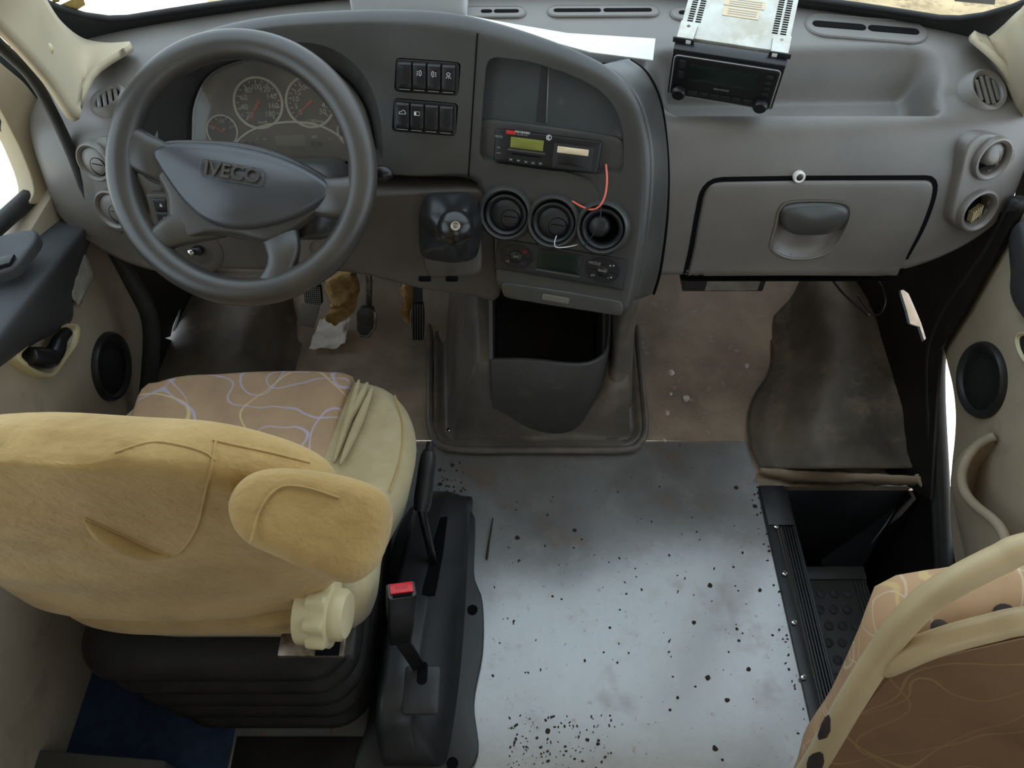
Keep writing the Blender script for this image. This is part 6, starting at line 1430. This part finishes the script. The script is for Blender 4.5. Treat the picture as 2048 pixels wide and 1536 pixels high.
pth = spline([AC + r1 * a + u1 * b + n1 * 0.0345 for a, b in ((-0.042, -0.036), (-0.042, 0.0), (-0.030, 0.024), (-0.005, 0.030), (0.03, 0.028))], 6)
obj('armrest_seam', tube(pth, 0.0012, 6), M['fabric'], ar, ang=180)
# rear skirt of the cushion
sk = []
for (z, hw, y) in ((0.475, 0.21, 0.45), (0.455, 0.225, 0.440), (0.42, 0.225, 0.434), (0.385, 0.215, 0.438), (0.355, 0.19, 0.452), (0.345, 0.12, 0.48)):
    sk.append([V((-0.49 + hw * math.copysign(abs(math.cos(a)) ** 0.5, math.cos(a)), y + 0.06 + 0.06 * math.copysign(abs(math.sin(a)) ** 0.7, math.sin(a)), z)) for a in [2 * math.pi * i / 40 for i in range(40)]])
obj('rear_skirt', loft(sk), M['fabric'], seat, ang=180, sub=1)
# recline knob
kc_ = PD(664, 1228, 1.12); kax = V((0.985, -0.10, 0.05)).normalized()
obj('recline_knob', lathe([(0.042, -0.022), (0.0475, -0.020), (0.0485, -0.017), (0.0485, 0.004), (0.0465, 0.008), (0.038, 0.010), (0.037, 0.024), (0.032, 0.030), (0.0, 0.033)], kc_ - kax * 0.006, kax, 96, rfun=lambda a, h: 1 + (0.085 * math.cos(8 * a) if h < 0.006 else (0.05 * math.cos(8 * a) if h < 0.009 else 0))), M['ivory'], seat, ang=40)
obj('knob_base', lathe([(0.046, -0.04), (0.046, -0.016), (0.030, -0.010)], kc_ - kax * 0.004, kax, 36), M['ivory'], seat, ang=50)
hp_ = kc_ + V((-0.01, -0.02, -0.055))
fr = MB(); fr.add(box(hp_ + V((-0.03, 0.0, -0.02)), (0.10, 0.035, 0.012)))
obj('hinge_bracket', fr.data, M['steel'], seat, bev=0.003)
obj('bracket_slot', box(hp_ + V((-0.005, -0.006, -0.0135)), (0.036, 0.022, 0.002)), M['matte'], seat)
# suspension bellows
rings = []
n_f = 5
for k in range(n_f * 6 + 1):
    t = k / (n_f * 6); ph = (k % 6) / 6; z = 0.335 - 0.285 * t
    e = 0.030 * abs(math.sin(math.pi * ph)) ** 0.7
    hx, hy = 0.205 - 0.055 * t + e, 0.210 + 0.02 * t + e
    rings.append([V((-0.50 + 0.06 * t + p.x, 0.635 + p.y, z)) for p in rrect(hx * 2, hy * 2, 0.075, 7)])
obj('bellows', loft(rings), M['rubber'], seat, ang=180)
obj('seat_plinth', box((-0.44, 0.635, 0.030), (0.28, 0.42, 0.04)), M['bin'], seat, bev=0.005)
obj('seat_rail', box((-0.275, 0.66, 0.31), (0.02, 0.46, 0.03)), M['bin'], seat, bev=0.004)

tag(obj('rear_dark_sheet', box((-0.40, -0.26, 0.004), (0.265, 1.28, 0.008)), M['rubber'], None, bev=0.002), 'added dark sheet that darkens the floor behind the driver seat', 'mat')  # sheet added to darken the bright floor behind the seat
# blue carpet and trim left of the seat base
tag(obj('carpet_piece', box((-0.72, 0.29, 0.004), (0.36, 0.98, 0.008)), M['blue_carpet'], None, bev=0.002), 'blue carpet strip on the floor left of the driver seat', 'carpet')
tag(obj('rear_cover_plate', prism([PZ(20, 1496, 0.09), PZ(90, 1500, 0.10), PZ(330, 1520, 0.10), PZ(330, 1620, 0.10), PZ(0, 1600, 0.09)], (0, 0, -0.075)), M['bin'], None, bev=0.004), 'dark grey cover plate on the floor behind the driver seat', 'cover plate')

# ================================================================ PASSENGER SEAT
ps = thing('passenger_seat', 'folding passenger seat with beige tubular frame and patterned backrest', 'seat', (0.66, 0.25, 0.0))
h1 = [PD(1600, 1570, 1.10), PD(1640, 1510, 1.04), PD(1700, 1405, 0.96), PD(1770, 1295, 0.90), PD(1815, 1238, 0.87), PD(1860, 1195, 0.85), PD(1920, 1158, 0.83), PD(2000, 1118, 0.82), PD(2060, 1094, 0.815), PD(2260, 1060, 0.82), PD(2480, 1120, 0.86), PD(2540, 1400, 1.0)]
hp = spline(h1, 8)
hoop = obj('frame_hoop', tube(hp, 0.0160, 16), M['tubep'], ps, ang=180)
h2 = spline([PD(1768, 1330, 0.915), PD(1800, 1316, 0.895), PD(1850, 1294, 0.876), PD(1910, 1274, 0.862), PD(1980, 1256, 0.85), PD(2060, 1240, 0.84), PD(2300, 1220, 0.84), PD(2480, 1260, 0.88)], 8)
obj('frame_bar', tube(h2, 0.0150, 16), M['tubep'], ps, ang=180)
# chipped paint patches on the hoop
for k, (i0, i1, a0) in enumerate(((6, 10, 2.0), (11, 14, 1.2), (3, 6, 2.6))):
    fr_ = frames(hp)
    rows = []
    for i in range(i0, i1 + 1):
        p, u, w = fr_[i]; to = (CAM - p).normalized(); t_ = (hp[i + 1] - hp[i - 1]).normalized(); to = (to - t_ * to.dot(t_)).normalized(); sd_ = t_.cross(to); s = math.sin(math.pi * (i - i0 + 0.35) / (i1 - i0 + 0.7))
        rows.append([p + (to * math.cos(b) + sd_ * math.sin(b)) * 0.01645 for b in [(a0 - 2.0) + (j / 5 - 0.5) * 1.3 * s + 0.25 * noise.noise(V((i, j, k))) for j in range(6)]])
    obj('paint_chip', grid(rows), M['chip'], hoop, ang=60)
# rear vinyl panel inside the frame
bp_ = [PD(1640, 1560, 1.075), PD(1720, 1424, 0.99), PD(1800, 1335, 0.92), PD(1850, 1318, 0.90), PD(1950, 1296, 0.875), PD(2060, 1272, 0.86), PD(2300, 1250, 0.86), PD(2480, 1290, 0.90), PD(2540, 1500, 1.04), PD(2300, 1800, 1.22), PD(1640, 1700, 1.16)]
c = sum(bp_, V()) / len(bp_); c = PD(2060, 1500, 1.03)
rows_o = resample(spline(bp_, 5, True), 64, True)
obj('back_panel', loft([[c.lerp(p, s) + ray(2000, 1400).normalized() * d for p in rows_o] for s, d in ((1.0, 0.012), (0.985, 0.002), (0.9, 0.0), (0.6, -0.002), (0.3, -0.002), (0.02, -0.002))], cap=False), M['back_pat'], ps, ang=70)
# backrest cushion in front of the frame, patterned
co = [PD(1596, 1560, 1.16), PD(1662, 1440, 1.06), PD(1722, 1310, 0.99), PD(1752, 1232, 0.965), PD(1796, 1210, 0.95), PD(1860, 1200, 0.935), PD(1960, 1188, 0.92), PD(2060, 1186, 0.91), PD(2280, 1190, 0.91), PD(2460, 1260, 0.95), PD(2520, 1500, 1.10), PD(2300, 1800, 1.3), PD(1640, 1700, 1.24)]
cs = resample(spline(co, 5, True), 72, True); dd = V((0.05, 0.9, 0.1)).normalized(); cc = sum(cs, V()) / 72
obj('back_cushion', loft([[cc.lerp(p, s) + dd * d for p in cs] for s, d in ((0.97, -0.03), (1.0, -0.012), (1.0, 0.02), (0.97, 0.045), (0.88, 0.062), (0.6, 0.075), (0.3, 0.078), (0.02, 0.08))]), M['side_pat'], ps, ang=180)
for (px, py, r_) in ((1880, 1256, 0.010), (2010, 1230, 0.013)):
    p = PD(px, py, 0.905); obj('frame_bolt', lathe([(r_, 0), (r_, 0.004), (r_ * 0.5, 0.007), (0, 0.007)], p, (CAM - p).normalized(), 16), M['chip'], ps, ang=40)
lg = MB()
obj('frame_leg', tube([hp[0], hp[0] + V((0.0, -0.02, -hp[0].z * 0.5)), V((hp[0].x + 0.01, hp[0].y - 0.03, 0.0))], 0.016, 14), M['tubep'], ps, ang=180)

# ================================================================ THINGS ON THE DASHBOARD
# double-height car radio
rU = V((math.cos(rad(17)), -math.sin(rad(17)), 0.0)); FBc = PY(1437, 204, 1.185)
rB = V((math.sin(rad(17)) * 0.96, math.cos(rad(17)) * 0.96, 0.28)).normalized(); rN = -rB; rV = rU.cross(rB).normalized()
rV = rV if rV.z > 0 else -rV
rw, rh, rd = 0.178, 0.098, 0.165
RP = Plane(FBc + rV * rh / 2, rN); RP.r = rU; RP.u = rV; RP.n = rN
rad_o = thing('car_radio', 'removed double-height car radio with silver case lying on the dashboard tray', 'car radio', tuple(FBc))
def rbx(c, s): return box(RP.w(*c), s, (RP.r, RP.u, RP.n))
obj('case', rbx((0, 0.002, 0.02 + rd / 2), (rw - 0.004, rh - 0.006, rd - 0.02)), M['silver'], rad_o, bev=0.0015)
obj('front_collar', rbx((0, 0, 0.012), (rw, rh, 0.022)), M['black'], rad_o, bev=0.003)
fa = obj('front_face', panel(rrect(rw - 0.012, rh - 0.014, 0.005, 3), (0, 0), lambda a, b, w: RP.w(a, b, w - 0.006), r=0.003, depth=0.01, inner=2), M['black'], rad_o, ang=40)
obj('face_trim', tube([RP.w(p.x, p.y, -0.005) for p in rrect(rw - 0.010, rh - 0.012, 0.006, 3)], 0.0009, 6, True), M['grey_print'], rad_o, ang=180)
obj('display', panel(rrect(0.112, 0.034, 0.002, 2), (0, 0), lambda a, b, w: RP.w(a - 0.002, b + 0.012, w - 0.0066), r=0.0006, depth=0.002, inner=1), M['lcd3'], fa)
for s in (-1, 1): 
    p = RP.w(s * 0.068, -0.032, -0.004); obj('rotary_knob', lathe([(0.012, -0.002), (0.012, 0.010), (0.010, 0.013), (0, 0.013)], p, RP.n, 24), M['black'], rad_o, ang=40)
for i in range(6): obj('preset_key', rbx((-0.045 + i * 0.018, -0.030, -0.0065), (0.014, 0.008, 0.003)), M['dark'], fa, bev=0.0006)
for i in range(4): obj('side_key', rbx((0.070, 0.028 - i * 0.012, -0.0065), (0.010, 0.007, 0.003)), M['dark'], fa, bev=0.0006)
for i in range(2): obj('side_key', rbx((-0.070, 0.028 - i * 0.022, -0.0065), (0.010, 0.016, 0.003)), M['dark'], fa, bev=0.0006)
obj('logo_text', text_data('KENWOOD', 0.0048, RP.m(0.0, -0.014, -0.0070), 0.0002), M['grey_print'], fa, ang=None)
TPl = Plane(RP.w(0, rh / 2 - 0.0010, 0.02), rV); TPl.r = rU; TPl.u = rB; TPl.n = rV
slm = MB()
def slotrow(x, n0, n1):
    for k in range(n0, n1):
        for dx in (-0.0065, 0.0065): slm.add(box(TPl.w(x + dx, 0.046 + k * 0.0052, -0.0003), (0.009, 0.0024, 0.0006), (TPl.r, TPl.u, TPl.n)))
slotrow(-0.068, 0, 18); slotrow(0.068, 0, 18)
obj('cooling_slots', slm.data, M['matte'], rad_o, ang=None)['kind'] = 'stuff'
for s in (-1, 1):
    obj('mount_tab', prism([TPl.w(s * x, y, -0.002) for x, y in ((0.088, 0.0), (0.062, 0.0), (0.060, 0.036), (0.088, 0.040))][::s], TPl.n * 0.002), M['silver'], rad_o, ang=40)
    obj('tab_lip', box(TPl.w(s * 0.076, -0.002, -0.004), (0.034, 0.003, 0.010), (TPl.r, TPl.u, TPl.n)), M['dark'], rad_o, bev=0.001)
    obj('tab_hole', box(TPl.w(s * 0.068, -0.0040, -0.004), (0.008, 0.001, 0.006), (TPl.r, TPl.u, TPl.n)), M['white'], rad_o)
    obj('tab_screw', lathe([(0.003, 0), (0.003, 0.002), (0, 0.003)], TPl.w(s * 0.074, 0.030, -0.002), TPl.n, 12), M['steel'], rad_o, ang=40)
for k, (w_, h_, y_) in enumerate(((0.066, 0.018, 0.100), (0.058, 0.020, 0.078))):
    lb = obj('type_label', box(TPl.w(0.004 - k * 0.002, y_, -0.0006), (w_, h_, 0.0006), (TPl.r, TPl.u, TPl.n)), M['cream'], rad_o)
    tx = MB()
    for j in range(3): tx.add(box(TPl.w(0.006 - k * 0.002, y_ + (j - 1) * 0.005, -0.0010), (w_ * 0.8, 0.0016, 0.0003), (TPl.r, TPl.u, TPl.n)))
    obj('label_print', tx.data, M['grey_print'], lb, ang=None)
# paper sheet behind the stack
ptop = [PZ(1135, 66, 0.885), PZ(1311, 77, 0.882), PZ(1306, 120, 0.878), PZ(1180, 104, 0.882), PZ(1040, 66, 0.888), PZ(925, 36, 0.892), PZ(930, 30, 0.892), PZ(1040, 50, 0.888)]
tag(obj('paper_sheet', prism(ptop, (0, 0, -0.002)), M['white'], None, ang=None), 'white paper sheet lying on the dashboard behind the centre stack', 'paper')
# pale plastic box at the top of the hood
bx_ = PY(822, 12, 1.475) + V((0, 0, 0.008))
o = thing('plastic_case', 'light grey plastic case on the dashboard behind the instrument hood', 'case', tuple(bx_ - V((0, 0, 0.03))))
obj('case_body', box(bx_, (0.215, 0.09, 0.07)), mat('pale_plastic', (196, 196, 196), rough=0.5), o, bev=0.008, bseg=3)
obj('case_lid', box(bx_ + V((0, 0.0, 0.037)), (0.221, 0.096, 0.012)), mat('pale_plastic_lid', (206, 206, 204), rough=0.5), o, bev=0.004)

# ================================================================ CRUMBS, STONES, TWIG
def pebble(px, py, r_, m, lab, cat, grp, z=0.0, flat=0.6):
    p = PZ(px, py, z + r_ * flat * 0.6); bm = bmesh.new(); bmesh.ops.create_icosphere(bm, subdivisions=2, radius=r_)
    sd_ = px * 0.37 + py
    for v in bm.verts:
        v.co *= 1 + 0.5 * noise.noise(v.co * (0.9 / r_) + V((sd_, 0, 0))); v.co.z *= flat; v.co += p
    me = bpy.data.meshes.new('p'); bm.to_mesh(me); bm.free(); shade(me, 40)
    return tag(link('pebble' if cat == 'pebble' else 'crumb', me, m), lab, cat, grp)
for (x, y, r_, lab) in ((1342, 747, 0.010, 'white stone nearest the pedals, in the row beside the console rim'), (1341, 789, 0.006, 'small pale stone beside the console rim, between two larger ones'), (1372, 797, 0.010, 'largest pale stone standing furthest right of the console rim'),
                        (1334, 826, 0.009, 'angular white stone beside the rounded console corner'), (1366, 766, 0.004, 'tiny pale grit grain right of the row of stones'), (1367, 716, 0.004, 'tiny pale grit grain far forward in the passenger footwell'),
                        (1329, 881, 0.005, 'small white stone on the seam of the vinyl floor'), (1493, 733, 0.008, 'pale flake beside the edge of the wheel arch mat')):
    pebble(x, y, r_, M['stone'], lab, 'pebble', 'pale stones on the dusty footwell floor')
random.seed(5)
spots = [(880, 940), (905, 930), (880, 968), (893, 985), (870, 1003), (1035, 1075), (1220, 1255), (1388, 1245), (1416, 1355), (1497, 1338), (1096, 1462), (1032, 1478), (1175, 1480), (1195, 1488), (1520, 1180), (1455, 1400), (1445, 1520), (1355, 1395), (1474, 1258), (1510, 1012), (1472, 975), (1095, 1030), (1420, 1170), (1340, 1420), (1150, 1060), (1485, 1105), (1545, 1270), (1430, 1496)]
for (x, y) in spots:
    pebble(x, y, random.uniform(0.0025, 0.0055), M['dirt'], 'dark crumb of dirt on the scuffed vinyl floor' if y < 1440 else 'dark crumb among the grit at the near end of the floor', 'crumb', 'dirt crumbs on the vinyl floor', flat=0.45)
tw = spline([PZ(986, 1035, 0.004), PZ(982, 1060, 0.005), PZ(977, 1090, 0.004), PZ(973, 1120, 0.004)], 6)
tag(obj('twig', tube(tw, [0.0008] + [0.0014 + 0.0018 * k / 18 for k in range(17)] + [0.001], 8), M['dirt'], None, ang=180), 'thin dark twig lying on the floor beside the brake cover', 'twig')

# uncountable specks of grit swept to the seat feet and along the step edging
sp = MB(); random.seed(9)
for (x0, x1, y0, y1, n) in ((1015, 1230, 1430, 1550, 150), (1490, 1600, 960, 1500, 60), (872, 930, 920, 1010, 40), (980, 1520, 960, 1400, 90)):
    for _ in range(n):
        t = random.random(); x = x0 + (x1 - x0) * random.random(); y = y0 + (y1 - y0) * t
        if x0 == 1490: x = 1505 + (y - 940) * 0.205 + random.gauss(0, 7)
        if x > 1508 + (y - 940) * 0.21: continue
        r_ = random.uniform(0.0007, 0.0026); p = PZ(x, y, r_ * 0.5)
        a = random.random() * 3; sp.add(box(p, (r_ * 2, r_ * random.uniform(0.8, 1.6), r_), (V((math.cos(a), math.sin(a), 0)), V((-math.sin(a), math.cos(a), 0)), V((0, 0, 1)))))
tag(obj('grit_specks', sp.data, M['dirt'], None, ang=None), 'fine dark grit scattered over the vinyl floor', 'grit', kind='stuff')
